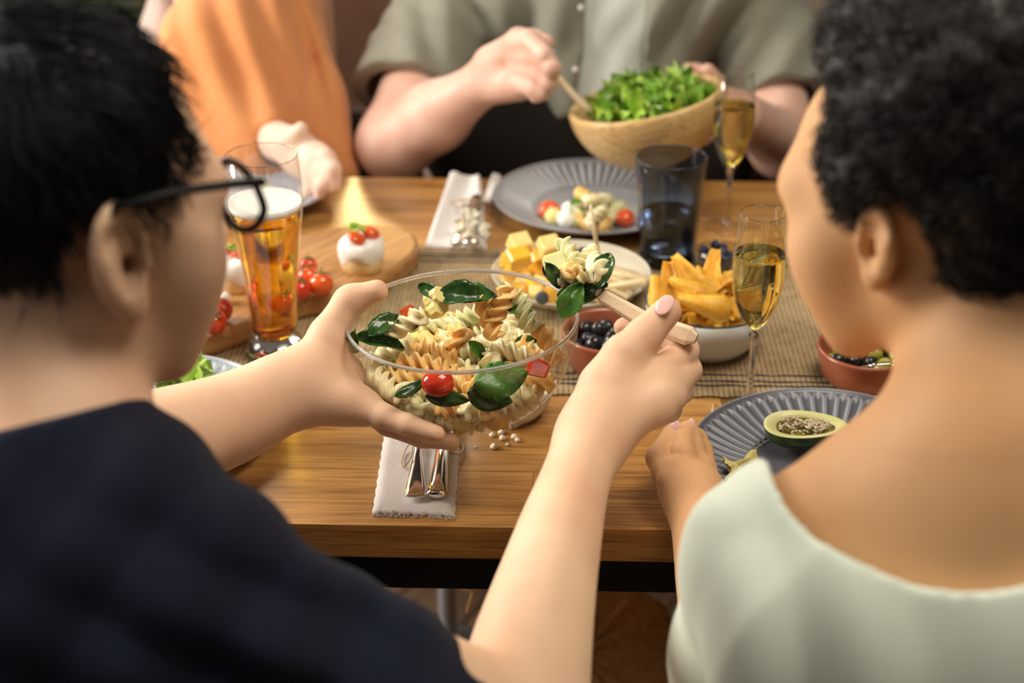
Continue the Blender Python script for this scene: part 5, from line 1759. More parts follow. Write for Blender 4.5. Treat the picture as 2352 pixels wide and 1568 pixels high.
# neckline and cuff openings
nx_ = Vector(T1((-.035, 0, -.05)))-Vector(neckb)
shirt = inter(shirt, half(A(95, 962, .975), nx_+Vector((0.0, -.02, 0))))
shirt = cut(shirt, cap(A(95, 1040, .98), T1((-.035, 0, -.04)), .0590, .061), k=.003)
cutd = (Vector(A(1330, 1640, 1.10))-Vector(A(800, 1580, 1.0)))
shirt = inter(shirt, half(A(1100, 1590, 1.03), cutd))
shirt = cut(shirt, cap(A(1060, 1690, 1.06), A(1300, 1700, 1.10), .052, .056), k=.003)
skin('shirt', shirt, .0040, M_['navy'], MAN, 2)
# raised seam lines of the yoke
sm = MB()
# hair
cap_ = U(.02, ell(T1((-.024, 0, .034)), (.101, .084, .089), R1), ell(T1((-.010, 0, .060)), (.070, .068, .056), R1))
Rt = R1.T
def hairline(P):
    q = ((P-O1)@R1)/1.02
    x, y, z = q[:, 0], np.abs(q[:, 1]), q[:, 2]
    front = x-(.060+.010*np.sin(z*60))+np.maximum(0, .052-z)*1.15      # temple sweeps back as it goes down
    low = -(z-(-.048+.55*np.maximum(0, x+.03)))                         # nape line
    burn = np.maximum(np.maximum(x-.036, -(x-.008)), -(z+.040))        # sideburn in front of the ear
    main = np.maximum(front, low)
    ear = .024-np.sqrt((x+.012)**2+((z+.010)*.75)**2)
    main = np.maximum(main, np.where(z < .02, ear, -1))
    return np.minimum(main, np.where(y > .03, burn, 1)).astype(np.float32)
hc = inter(disp(cap_, wob([70, 140], .0022, 3)), hairline)
ho, HV, HF = skin('hair', hc, .0030, M_['hair'], MAN, 1)
crown = np.array(T1((-.06, -.01, .12)), np.float32)
def flowm(P, rg):
    d = P-crown; d /= np.linalg.norm(d, axis=1)[:, None]+1e-6
    return d+.25*rg.normal(size=P.shape)*.6
SV, SF = hair_strands(HV, HF, 9000, .030, flowm, None, 'hair', MAN, 2, .0007, .45)
s_ = obj('hair_strands', mesh('hair_strands', SV, SF), M_['hair'], ho); s_['kind'] = 'stuff'
# glasses
gl = MB()
base = Vector(MAN.location)
def GT(p): return Vector(T1(p))-base
for sd in (-1, 1):
    gl.tube([GT((-.016, sd*.086, .010)), GT((-.004, sd*.088, .026)), GT((.03, sd*.085, .030)), GT((.075, sd*.0795, .029)), GT((.095, sd*.075, .027))], [.0034, .0042, .0046, .0048, .0050], 10, flat=.6)
    ring = [GT((.098-.004*abs(sin(t)), sd*.041+.032*cos(t)*sd, .008+.021*sin(t))) for t in [2*pi*q/36 for q in range(37)]]
    gl.tube(ring, .0026, 8)
gl.tube([GT((.098, .010, .014)), GT((.106, 0, .017)), GT((.098, -.010, .014))], .0020, 8)
g_ = gl.build('glasses', M_['blackplastic'], MAN); g_['label'] = 'black-framed glasses'
for sd in (-1, 1):
    b = MB(); V = [GT((.097, sd*.041, .008))]; K = 36
    for q in range(K):
        t = 2*pi*q/K; V.append(GT((.097-.004*abs(sin(t)), sd*.041+.0305*cos(t)*sd, .008+.0195*sin(t))))
    b.add(V, [(0, 1+q, 1+(q+1) % K) for q in range(K)]).build('lens', M_['lens'], g_)
nail(1527, 700, 1.3245, 52, -28, .0075, .0098, MAN)

# server with salad held in the right hand
sv2 = MB()
p0, p1, p2 = at(1372, 672, 1.385), at(1480, 735, 1.372), at(1600, 778, 1.352)
dv = (p2-p0).normalized(); nv_ = (CAM_O-p1).normalized(); sd_ = dv.cross(nv_).normalized(); nv_ = sd_.cross(dv).normalized()
def hrow(c, w, h):
    return [c+sd_*w+nv_*h*.5, c+sd_*w*.6+nv_*h, c-sd_*w*.6+nv_*h, c-sd_*w+nv_*h*.5, c-sd_*w-nv_*h*.5, c-sd_*w*.6-nv_*h, c+sd_*w*.6-nv_*h, c+sd_*w-nv_*h*.5]
def lerp3(s): return p0.lerp(p1, s*2) if s < .5 else p1.lerp(p2, s*2-1)
ld = thing('salad_server', 'wooden-handled serving spoon loaded with pasta and leaves, held over the salad bowl', 'server', p1)
V = []; F = []; n_ = 14
for i in range(n_+1):
    s = i/n_
    w = .0062+.0028*s if 0 < i < n_ else .004
    V += [v-p1 for v in hrow(lerp3(s), w, .0062 if 0 < i < n_ else .004)]
for i in range(n_):
    for k in range(8): F.append((i*8+k, i*8+(k+1) % 8, (i+1)*8+(k+1) % 8, (i+1)*8+k))
F.append(tuple(range(7, -1, -1))); F.append(tuple(n_*8+k for k in range(8)))
MB().add(V, F).build('handle', M_['handle'], ld, smooth=False)
V = []; F = []
for i in range(n_+1):
    s = i/n_; w = (.0062+.0028*s)+.0004 if 0 < i < n_ else .0042
    c = lerp3(s)-p1
    V += [c+sd_*w+nv_*.0009, c+sd_*w-nv_*.0009, c-sd_*w-nv_*.0009, c-sd_*w+nv_*.0009]
for i in range(n_):
    for k in range(4): F.append((i*4+k, i*4+(k+1) % 4, (i+1)*4+(k+1) % 4, (i+1)*4+k))
F += [(3, 2, 1, 0), tuple(n_*4+k for k in range(4))]
MB().add(V, F).build('tang', mat('dark_steel', (.06, .04, .05), .25, .8), ld, smooth=False)
q0, q1 = at(1300, 632, 1.405), at(1375, 674, 1.385)
b = MB(); b.tube([q1-p1, q1.lerp(q0, .4)-p1, q0.lerp(q1, .25)-p1], [.0035, .0030, .0050], 10, flat=.5)
b.build('neck', M_['steel'], ld)
# spoon bowl of dark steel
sc = at(1318, 622, 1.405)
b = MB(); V = []; F = []
for i in range(9):
    a = pi/2*i/8
    for k in range(28):
        t = 2*pi*k/28
        V.append((.0300*sin(a)*cos(t), .0230*sin(a)*sin(t), -.014*cos(a)))
for i in range(8):
    for k in range(28): F.append((i*28+k, (i+1)*28+k, (i+1)*28+(k+1) % 28, i*28+(k+1) % 28))
m3 = (Matrix.Translation(sc-p1) @ Matrix.Rotation(radians(-28), 4, 'Z') @ Matrix.Rotation(radians(8), 4, 'X'))
b.add(V, F, m3).build('spoon', mat('spoon_steel', (.10, .085, .075), .2, .9), ld)
def put(o, px_, py_, d, ro, ti, tw, sc_, lb, ct):
    o.matrix_world = face_cam(px_, py_, d, ro, ti, tw) @ Matrix.Scale(sc_, 4); tag(o, lb, ct)
def uleaf(L, W, cu_, cp, sd, mk):
    me_ = leaf_mesh(L, W, cu_, cp, seed=sd); me_.materials.append(M_[mk]); return obj('salad_leaf', me_, None)
cuc = cube_mesh('cucumber_piece', .022, .020, .012, 6, .003); cuc.materials.append(mat('cucumber', (.60, .60, .20), .3, col2=(.68, .66, .30), nscale=60, sss=.2))
put(obj('cucumber_piece', cuc, None), 1276, 608, 1.395, 20, -20, 10, 1.0, 'yellow-green cucumber piece at the left of the loaded spoon', 'cucumber')
put(obj('fusilli', fm['green', 0], None), 1303, 580, 1.405, 20, 50, 0, .8, 'pale green twist upright at the back of the loaded spoon', 'pasta')
put(obj('fusilli', fm['orange', 1], None), 1313, 618, 1.385, 0, 8, 0, .72, 'orange coil facing out at the middle of the loaded spoon', 'pasta')
put(obj('fusilli', fm['pale', 2], None), 1360, 615, 1.390, 40, 20, 0, 1.05, 'big white-green twist at the right of the loaded spoon', 'pasta')
put(obj('fusilli', fm['pale', 3], None), 1345, 598, 1.400, -50, 70, 0, .8, 'cream twist behind the big one on the loaded spoon', 'pasta')
put(obj('fusilli', fm['pale', 0], None), 1318, 640, 1.388, 90, 88, 0, .75, 'small cream twist along the near edge of the loaded spoon', 'pasta')
put(uleaf(.040, .018, .9, .3, 1, 'spinach'), 1388, 625, 1.382, 78, -10, 35, 1, 'dark green leaf curled round the right of the loaded spoon', 'leaf')
put(uleaf(.046, .020, -.7, .4, 2, 'spinach'), 1338, 668, 1.378, 12, -20, 0, 1, 'dark wet leaf along the underside of the loaded spoon', 'leaf')
put(uleaf(.036, .022, .4, .3, 3, 'basil2'), 1312, 690, 1.378, 60, -5, 10, 1, 'green leaf tip hanging from the loaded spoon over the bowl rim', 'leaf')
put(uleaf(.030, .013, .6, .3, 4, 'spinach'), 1268, 632, 1.388, -55, -10, 30, 1, 'thin dark leaf at the left edge of the loaded spoon', 'leaf')

# ================================================================== woman in the mint top
WOM = thing('person', 'person in a mint green top with short black curly hair, at the dark grey plate', 'person', (.42, .74, .45))
O2, R2 = head_frame(at(2122, 432, 1.03), (-.79, .52, -.21), (-.22, .10, .95))
h2, T2 = head(O2, R2, .95, ear=-.03, ex=.012)
nb2 = A(2325, 1010, .985)
nk = U(.03, cap(T2((-.035, 0, -.035)), nb2, .052, .056), cap(T2((-.005, 0, -.08)), nb2+np.array([-.015, .03, 0]), .034, .044))
back = U(.05, cap(nb2, A(2330, 1400, 1.0), .062, .080), cap(A(1810, 1255, 1.03), A(2300, 1150, .99), .046, .064), cap(A(2300, 1150, .99), A(2780, 1260, .97), .064, .05),
         cap(A(2080, 1370, 1.03), A(2550, 1370, .98), .080, .080), cap(A(2330, 1550, 1.05), A(2330, 2500, 1.2), .115, .12), cap(A(2010, 1080, 1.04), A(2200, 1020, 1.0), .022, .04))
# left arm: shoulder, elbow, forearm to the table
shw = A(1770, 1330, 1.06); elw = A(1690, 1660, 1.22)
lw = A(1608, 1180, 1.430)
arm2 = U(.02, cap(shw, elw, .044, .036), limb([(elw, .037), (A(1645, 1340, 1.350), .0315), (lw, .0235), (A(1592, 1130, 1.447), .0225)]))
palm2 = U(.012, cap(lw, A(1590, 1120, 1.450), .0235, .0225), cap(A(1605, 1150, 1.45), A(1610, 1080, 1.475), .0200, .0160), cap(A(1585, 1150, 1.445), A(1550, 1090, 1.455), .0200, .0150))
tA = [chain([(1552, 1120, 1.462, .0150), (1530, 1085, 1.462, .0132), (1512, 1050, 1.475, .0118), (1542, 1000, 1.500, .0095), (1546, 985, 1.502, .0082)], .004),
      chain([(1578, 1090, 1.466, .0145), (1567, 1045, 1.470, .0128), (1570, 1010, 1.490, .0105), (1577, 985, 1.505, .0085)], .004),
      chain([(1600, 1080, 1.480, .0140), (1592, 1030, 1.490, .0115), (1590, 1000, 1.505, .0092), (1583, 982, 1.512, .0080)], .003),
      chain([(1618, 1080, 1.495, .0125), (1612, 1035, 1.505, .0105), (1606, 1010, 1.515, .0085), (1603, 998, 1.52, .0072)], .003),
      chain([(1572, 1150, 1.470, .0150), (1545, 1128, 1.455, .0125), (1537, 1098, 1.448, .0110), (1548, 1070, 1.450, .0092)], .004)]
hand2 = hand(palm2, tA, .005)
body2 = U(.010, U(.02, h2, nk, back), U(.012, arm2, hand2))
body2 = inter(body2, lambda P: (.50-P[:, 2]))
skin('body', body2, .0025, M_['skin_b'], WOM, 1)
nail(1548, 984, 1.4925, 65, -35, .0058, .0085, WOM)
nail(1586, 978, 1.4990, 80, -40, .0050, .0075, WOM)
# top: wide scoop neck at the back
top = U(.04, cap(A(1810, 1265, 1.03), A(2300, 1160, .99), .054, .074), cap(A(2300, 1160, .99), A(2780, 1270, .97), .074, .06), cap(A(2080, 1365, 1.03), A(2550, 1365, .98), .092, .094),
        cap(A(2330, 1450, 1.03), A(2330, 2500, 1.2), .142, .14), cap(A(2100, 1480, 1.04), A(2130, 2500, 1.2), .12, .12), cap(A(1785, 1330, 1.05), A(1900, 1450, 1.02), .058, .09))
slv = U(.03, cap(A(1772, 1320, 1.055), A(1728, 1510, 1.14), .0580, .055), cap(A(1728, 1510, 1.14), A(1700, 1680, 1.215), .055, .053))
top = U(.012, top, slv)
fo2 = addf(folds(camR+camU*.25, 50, .008, A(1800, 1500, .98), .13, 10, 5), folds(camR*1+camU*-.35, 38, .010, A(2250, 1560, .88), .15, 9, 6), folds(camU, 40, .004, A(1720, 1250, 1.0), .06, 12, 7), wob([16], .0010, 8))
top = disp(top, fo2)
top = inter(top, lambda P: (.52-P[:, 2]))
# scoop: elliptical opening seen from the back, cut by an oblique cylinder around the neck
oc = np.array(at(2240, 1010, .93), np.float32)
cr_x = np.array(camR, np.float32); cr_y = np.array((camU*.93+camF*.37).normalized(), np.float32)
def scoop(P):
    q = P-oc; u = q@cr_x; v = q@cr_y
    a = .108; b = .090
    k = np.sqrt((u/a)**2+(np.minimum(v, 0)/b)**2+(np.maximum(v, 0)/.25)**2)
    return ((1-k)*.085).astype(np.float32)
top = inter(top, scoop)
skin('top', top, .0038, M_['mint'], WOM, 2)
# curly hair
cap2 = U(.02, ell(T2((-.034, 0, .050)), (.108, .094, .098), R2), ell(T2((-.062, 0, -.020)), (.060, .068, .108), R2), ell(T2((-.012, 0, .085)), (.076, .075, .062), R2))
def hairline2(P):
    q = (P-O2)@R2
    x, y, z = q[:, 0], np.abs(q[:, 1]), q[:, 2]
    wv = .006*np.sin(z*95)+.005*np.sin(x*120+y*70)
    front = x-.034+np.maximum(0, .062-z)*.42+wv
    low = -(z+.122-1.35*np.maximum(0, x+.060))+wv
    main = np.maximum(front, low)
    ear = .028-np.sqrt((x+.010)**2+((z+.010)*.80)**2)
    main = np.maximum(main, np.where(z < .03, ear, -1))
    burn = np.maximum(np.maximum(x-.036, -(x-.006)), np.maximum(-(z+.002), z-.05))+wv*.6
    return np.minimum(main, np.where(y > .03, burn, 1)).astype(np.float32)
hc2 = inter(disp(cap2, wob([85, 170, 300], .0045, 13)), hairline2)
ho2, HV2, HF2 = skin('hair', hc2, .0030, M_['curl'], WOM, 1)
SV, SF = hair_strands(HV2, HF2, 6500, .011, lambda P, rg: rg.normal(size=P.shape), None, 'hair', WOM, 5, .00075, 0, .0042, 9)
s_ = obj('hair_curls', mesh('hair_curls', SV, SF), M_['curl'], ho2); s_['kind'] = 'stuff'

# ================================================================== man across the table in the grey-green shirt
FAR = thing('person', 'person in a grey-green open shirt over a pale tee holding the wooden bowl', 'person', (.12, 2.36, .45))
O3, R3 = head_frame(np.array([.09, 2.39, 1.30]), (-.1, -.93, -.35), (0, -.2, .98))
h3, T3 = head(O3, R3, 1.03)
ctr = lambda x, y, z: np.array([x, y, z], np.float32)
# left arm as he has it is on the right of the picture
re3 = A(905, 330, 2.33); rw3 = A(1105, 195, 2.215)
rs3 = A(1075, -110, 2.50)
rarm3 = U(.03, cap(rs3, re3, .060, .050), cap(re3, A(1000, 268, 2.28), .052, .046), cap(A(1000, 268, 2.28), rw3, .046, .032))
palm3 = U(.014, cap(A(1110, 190, 2.21), A(1150, 160, 2.19), .030, .030), cap(A(1135, 150, 2.19), A(1190, 115, 2.15), .030, .024), cap(A(1140, 200, 2.19), A(1195, 195, 2.15), .024, .022))
f3 = [chain([(1180, 100, 2.145, .0160), (1215, 92, 2.10, .0140), (1250, 125, 2.075, .0125), (1268, 150, 2.08, .0105)], .004),
      chain([(1192, 130, 2.14, .0155), (1235, 130, 2.095, .0140), (1268, 155, 2.075, .0125), (1262, 175, 2.10, .0110)], .004),
      chain([(1195, 160, 2.14, .0155), (1238, 168, 2.10, .0138), (1262, 188, 2.09, .0120), (1245, 200, 2.11, .0105)], .004),
      chain([(1190, 192, 2.14, .0145), (1228, 202, 2.11, .0125), (1248, 212, 2.105, .0105), (1230, 222, 2.12, .0095)], .004),
      chain([(1150, 130, 2.18, .0170), (1190, 88, 2.16, .0150), (1225, 88, 2.13, .0130), (1255, 98, 2.10, .0115)], .004)]
hand3 = hand(palm3, f3, .008)
le3 = A(1800, 330, 2.42); lw3 = A(1700, 262, 2.26); ls3 = A(1700, -110, 2.52)
larm3 = U(.03, cap(ls3, le3, .060, .050), cap(le3, lw3, .047, .033))
palm3b = U(.012, cap(lw3, A(1650, 235, 2.25), .030, .026))
f3b = [chain([(1650, 215, 2.25, .014), (1625, 185, 2.245, .0125), (1600, 163, 2.235, .0115), (1580, 160, 2.225, .0100)], .004),
       chain([(1655, 225, 2.25, .014), (1640, 200, 2.26, .0125), (1610, 175, 2.265, .0110)], .004), chain([(1650, 250, 2.25, .014), (1635, 275, 2.26, .0125), (1600, 300, 2.25, .0110)], .004),
       chain([(1655, 262, 2.25, .014), (1640, 295, 2.25, .0120), (1615, 320, 2.24, .0105)], .004), chain([(1640, 240, 2.25, .015), (1645, 190, 2.225, .0130), (1625, 162, 2.215, .0110)], .004)]
hand3b = hand(palm3b, f3b, .008)
tor3 = U(.05, cap(ctr(.09, 2.44, 1.24), ctr(.09, 2.46, 1.12), .055, .06), cap(ctr(-.11, 2.50, 1.10), ctr(.27, 2.50, 1.10), .075, .075), cap(ctr(.08, 2.49, 1.05), ctr(.07, 2.44, .60), .13, .125), cap(ctr(-.02, 2.46, .95), ctr(.18, 2.46, .95), .10, .10))
body3 = U(.012, U(.03, h3, cap(T3((-.03, 0, -.05)), ctr(.09, 2.46, 1.16), .054, .06), tor3), U(.012, rarm3, hand3), U(.012, larm3, hand3b))
body3 = inter(body3, lambda P: (.50-P[:, 2]))
skin('body', body3, .0042, M_['skin_c'], FAR, 1)
tee = U(.05, cap(ctr(.08, 2.485, 1.10), ctr(.07, 2.435, .62), .148, .142), cap(ctr(-.02, 2.45, .95), ctr(.18, 2.45, .95), .115, .115), cap(ctr(-.09, 2.50, 1.10), ctr(.25, 2.50, 1.10), .085, .085))
tee = inter(disp(tee, folds(camR+camU*-.3, 60, .004, A(1400, 150, 2.35), .14, 12, 9)), lambda P: np.maximum(.60-P[:, 2], P[:, 2]-1.17))
skin('tee', tee, .0060, M_['tee'], FAR, 2)
sh3 = U(.05, cap(ctr(.08, 2.49, 1.10), ctr(.07, 2.45, .66), .170, .160), cap(ctr(-.05, 2.46, .97), ctr(.21, 2.46, .97), .130, .130), cap(ctr(-.11, 2.50, 1.10), ctr(.28, 2.50, 1.10), .095, .095))
def u_(P): return np.stack([1176+FPX*((P-np.array(CAM_O, np.float32))@np.array(camR, np.float32))/((P-np.array(CAM_O, np.float32))@np.array(camF, np.float32))], 1)[:, 0]
def opening(P):
    # open placket: a slot in front of the chest that widens toward the hem
    x = P[:, 0]; z = P[:, 2]
    c = .088-.15*(.95-z)*.2
    w = .046+.10*np.maximum(0, .88-z)
    ins = w-np.abs(x-c)
    return np.where(P[:, 1] < 2.44, ins, -1).astype(np.float32)
sh3 = U(.03, sh3, cap(A(1075, -110, 2.50), A(975, 130, 2.42), .078, .074), cap(A(975, 130, 2.42), A(925, 215, 2.38), .076, .078), cap(A(1700, -110, 2.52), A(1765, 120, 2.47), .078, .074), cap(A(1765, 120, 2.47), A(1790, 190, 2.45), .074, .072))
sh3 = disp(sh3, addf(folds(camR+camU*.2, 48, .020, A(1180, 60, 2.35), .16, 8, 10), folds(camR-camU*.3, 44, .020, A(1620, 80, 2.35), .18, 8, 11), folds(camU+camR*.7, 60, .008, A(1000, 90, 2.4), .10, 10, 12), wob([12], .002, 14)))
sh3 = inter(sh3, opening)
sh3 = inter(sh3, half(A(915, 205, 2.37), Vector(A(905, 330, 2.33))-Vector(A(985, 0, 2.46))))
sh3 = inter(sh3, half(A(1795, 240, 2.45), Vector(A(1810, 330, 2.40))-Vector(A(1740, 0, 2.50))))
sh3 = cut(sh3, cap(A(940, 190, 2.40), A(900, 330, 2.33), .060, .060), cap(A(1780, 180, 2.46), A(1800, 330, 2.42), .056, .056), k=.004)
sh3 = inter(sh3, lambda P: np.maximum(.76-P[:, 2], P[:, 2]-1.19))
skin('shirt', sh3, .0050, M_['olive'], FAR, 2)
tr = U(.05, cap(ctr(.03, 2.43, .66), ctr(.19, 2.43, .66), .13, .13), cap(ctr(.02, 2.42, .60), ctr(-.04, 2.20, .56), .09, .07), cap(ctr(.20, 2.42, .60), ctr(.26, 2.20, .56), .09, .07), cap(ctr(-.04, 2.20, .56), ctr(-.04, 2.22, .10), .06, .045), cap(ctr(.26, 2.20, .56), ctr(.26, 2.22, .10), .06, .045), cap(ctr(-.09, 2.41, .71), ctr(-.02, 2.42, .71), .132, .132))  # trousers, plus a last black cap shaped as the shade inside the shirt
skin('trousers', inter(tr, lambda P: .0-P[:, 2]), .0065, M_['trouser'], FAR, 2)  # trousers together with the black cap for the shade inside the shirt
for x, y in ((1335, 18), (1322, 160)):
    b = MB().ball((0, 0, 0), (.0045, .0022, .0045), 10, 6); p = at(x, y, 2.285); o = b.build('shirt_button', M_['linen2'], FAR, p-Vector(FAR.location))

# ================================================================== person in orange across the table
ORA = thing('person', 'person in a loose orange blouse resting a hand by the lilac plate', 'person', (-.42, 2.38, .45))
O4, R4 = head_frame(np.array([-.50, 2.41, 1.28]), (.3, -.9, -.3), (0, -.15, .98))
h4, T4 = head(O4, R4, .98)
w4 = A(668, 335, 2.17); e4 = A(640, 420, 2.40); s4 = np.array([-.455, 2.50, 1.05])
arm4 = U(.03, cap(s4, e4, .05, .042), cap(A(560, 300, 2.42), w4, .040, .026))
palm4 = U(.012, cap(w4, A(690, 350, 2.15), .026, .026), cap(A(685, 350, 2.15), A(728, 365, 2.12), .026, .022), cap(A(690, 372, 2.15), A(722, 390, 2.12), .022, .020))
f4 = [chain([(725, 350, 2.12, .0140), (750, 362, 2.10, .0125), (766, 388, 2.09, .0110), (770, 430, 2.095, .0085)], .004),
      chain([(728, 372, 2.12, .0140), (745, 390, 2.10, .0122), (752, 412, 2.095, .0105), (756, 432, 2.10, .0082)], .004),
      chain([(720, 385, 2.12, .0140), (735, 405, 2.105, .0120), (738, 428, 2.10, .0100), (735, 448, 2.105, .0080)], .004),
      chain([(708, 388, 2.13, .0130), (715, 412, 2.115, .0110), (712, 432, 2.115, .0095), (705, 446, 2.12, .0078)], .004),
      chain([(668, 330, 2.15, .0165), (668, 318, 2.13, .0145), (682, 310, 2.12, .0125), (692, 296, 2.115, .0100)], .004)]
hand4 = hand(palm4, f4, .010)
body4 = U(.012, U(.03, h4, cap(T4((-.03, 0, -.05)), ctr(-.51, 2.48, 1.18), .050, .055), cap(ctr(-.66, 2.52, 1.08), ctr(-.36, 2.52, 1.08), .06, .06), cap(ctr(-.52, 2.52, 1.02), ctr(-.52, 2.50, .60), .10, .11)), U(.012, arm4, hand4))
body4 = inter(body4, lambda P: (.50-P[:, 2]))
skin('body', body4, .0042, M_['skin_d'], ORA, 1)
bl = U(.045, cap(A(560, -120, 2.46), A(545, 130, 2.36), .085, .090), cap(A(520, 150, 2.36), A(590, 330, 2.30), .098, .070), cap(A(590, -60, 2.46), A(610, 130, 2.40), .080, .080),
       cap(ctr(-.50, 2.52, 1.06), ctr(-.48, 2.50, .62), .125, .12), cap(A(600, 320, 2.33), A(625, 372, 2.28), .066, .055),
       cap(ctr(-.66, 2.52, 1.06), ctr(-.45, 2.51, 1.06), .082, .074), cap(ctr(-.45, 2.51, 1.05), e4.astype(np.float32), .064, .058))
bl2 = U(.03, cap(A(620, 40, 2.45), A(700, 250, 2.38), .058, .052), cap(A(700, 250, 2.38), A(785, 400, 2.33), .050, .026))
bl = U(.004, bl, bl2)
bl = disp(bl, addf(folds(camR+camU*.35, 62, .020, A(580, 120, 2.30), .15, 7, 15), folds(camR*1+camU*.1, 40, .016, A(720, 200, 2.35), .12, 7, 16), wob([10], .004, 17)))
bl = inter(bl, lambda P: np.maximum(.60-P[:, 2], P[:, 2]-1.17))
bl = cut(bl, cap(A(610, 330, 2.32), w4, .036, .0285), k=.003)
skin('blouse', bl, .0055, M_['orange'], ORA, 2)
tr4 = U(.05, cap(ctr(-.48, 2.46, .60), ctr(-.34, 2.46, .60), .12, .12), cap(ctr(-.50, 2.45, .56), ctr(-.54, 2.18, .54), .085, .065), cap(ctr(-.34, 2.45, .56), ctr(-.30, 2.20, .54), .085, .065), cap(ctr(-.54, 2.18, .54), ctr(-.54, 2.22, .06), .055, .04), cap(ctr(-.30, 2.20, .54), ctr(-.30, 2.24, .06), .055, .04))
skin('trousers', tr4, .0065, M_['trouser'], ORA, 1)

def plain_hair(O_, R_, s, m_, parent, drop):
    T_ = lambda p: O_+R_@(np.array(p, np.float32)*s)
    c_ = U(.02, ell(T_((-.022, 0, .036)), np.array((.103, .086, .092))*s, R_), ell(T_((-.050, 0, -drop*.5)), np.array((.062, .078, .06+drop*.6))*s, R_))
    def line(P):
        q = ((P-O_)@R_)/s
        x, y, z = q[:, 0], np.abs(q[:, 1]), q[:, 2]
        f = np.maximum(x-.064+np.maximum(0, .05-z)*1.1, -(z+.05+drop))
        return np.maximum(f, np.where(z < .02, .022-np.sqrt((x+.010)**2+(z+.010)**2), -1)).astype(np.float32)
    skin('hair', inter(disp(c_, wob([60, 120], .003, 4)), line), .0045, m_, parent, 1)
plain_hair(O3, R3, 1.03, mat('brown_hair', (.05, .03, .018), .5, col2=(.08, .05, .03), nscale=50), FAR, 0)
plain_hair(O4, R4, .98, mat('auburn_hair', (.09, .04, .02), .5, col2=(.14, .07, .035), nscale=50), ORA, .06)
# legs of the two people on the near side, and the bench they sit on
def legs(parent, x, y, m_):
    t_ = U(.05, cap(ctr(x-.08, y, .565), ctr(x+.08, y, .565), .115, .115), cap(ctr(x-.09, y, .55), ctr(x-.10, y+.36, .545), .085, .062), cap(ctr(x+.09, y, .55), ctr(x+.10, y+.36, .545), .085, .062),
           cap(ctr(x-.10, y+.36, .545), ctr(x-.10, y+.30, .09), .058, .040), cap(ctr(x+.10, y+.36, .545), ctr(x+.10, y+.30, .09), .058, .040))
    skin('trousers', t_, .0065, m_, parent, 1)
    for sx in (-.10, .10):
        b = MB(); M0 = Matrix.Translation(Vector((x+sx, y+.34, 0))-Vector(parent.location))
        b.ball((0, 0, .042), (.046, .115, .042), 16, 10, M0); b.ball((0, -.05, .06), (.042, .055, .055), 14, 8, M0)
        b.build('shoe', M_['blackplastic'], parent)
legs(MAN, -.345, .775, mat('dark_denim', (.012, .016, .03), .9, spec=.2))
legs(WOM, .36, .80, mat('grey_denim', (.05, .055, .07), .9, spec=.2))
nb = thing('bench', 'wooden bench under the two people seen from behind', 'bench', (0, .74, 0))
MB().box((-1.1, -.18, .40), (1.1, .18, .445), bev=.004).build('seat', M_['table'], nb, smooth=False)
for x in (-1.0, 1.0):
    for y in (-.13, .13): MB().box((x-.02, y-.02, 0), (x+.02, y+.02, .40), bev=.002).build('leg', M_['blackmetal'], nb, smooth=False)

# ================================================================== bench and soft furniture behind
bn = thing('bench', 'long dark bench behind the far side of the table', 'bench', (0, 2.55, 0))
MB().box((-1.3, -.20, .42), (1.3, .22, .47), bev=.01).build('seat', M_['trouser'], bn, smooth=False)
for x in (-1.2, 0, 1.2):
    MB().box((x-.03, -.16, 0), (x+.03, .18, .42), bev=.004).build('leg', M_['blackmetal'], bn, smooth=False)
M_['chairfab'] = mat('chair_fabric', (.50, .38, .34), .9, col2=(.56, .44, .40), nscale=6, bump=.2, bscale=500, spec=.2)
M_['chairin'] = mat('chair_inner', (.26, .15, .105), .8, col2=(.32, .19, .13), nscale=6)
M_['chairrim'] = mat('chair_piping', (.68, .55, .46), .8)
ch = thing('armchair', 'round-backed mauve armchair with pale piping between the two people opposite', 'armchair', (-.34, 3.12, 0))
co = Vector(ch.location)
V = []; F = []
K = 40
def arcp(t, r, z): return (r*1.15*cos(t), r*sin(t), z)
def shell(r0, r1, z0, ztop, nm, m_, t0=-.35*pi, t1=1.35*pi):
    V = []; F = []; nz = 8
    for l, r in enumerate((r1, r0)):
        for j in range(nz+1):
            for i in range(K+1):
                t = t0+(t1-t0)*i/K; e = sin(pi*i/K)**.35
                z = z0+(ztop*(.62+.38*e)-z0)*j/nz
                V.append(arcp(t, r*(1+.05*sin(pi*j/nz)), z))
    W = K+1; n1_ = (nz+1)*W
    for j in range(nz):
        for i in range(K):
            a = j*W+i; F.append((a, a+1, a+W+1, a+W)); F.append((n1_+a, n1_+a+W, n1_+a+W+1, n1_+a+1))
    for i in range(K):
        for j in (0, nz):
            a = j*W+i; F.append((a, a+1, a+1+n1_, a+n1_) if j == 0 else (a+n1_, a+1+n1_, a+1, a))
    for j in range(nz):
        for i in (0, K):
            a = j*W+i; F.append((a, a+W, a+W+n1_, a+n1_))
    return MB().add(V, F).build(nm, m_, ch)
shell(.27, .33, .20, .98, 'back', M_['chairfab'])
shell(.245, .268, .24, .93, 'inner_back', M_['chairin'])
pts = []
for i in range(K+1):
    t = -.35*pi+1.7*pi*i/K; e = sin(pi*i/K)**.35
    pts.append(arcp(t, .335, .98*(.62+.38*e)+.004))
MB().tube(pts, .016, 8).build('piping', M_['chairrim'], ch)
MB().lathe([(.001, .30), (.24, .30), (.25, .32), (.25, .42), (.23, .45), (.001, .46)], 40).build('seat', M_['chairfab'], ch)
for a in range(4): MB().tube([(.18*cos(a*pi/2+.78), .18*sin(a*pi/2+.78), .30), (.21*cos(a*pi/2+.78), .21*sin(a*pi/2+.78), 0)], [.018, .012], 8).build('leg', M_['blackmetal'], ch)
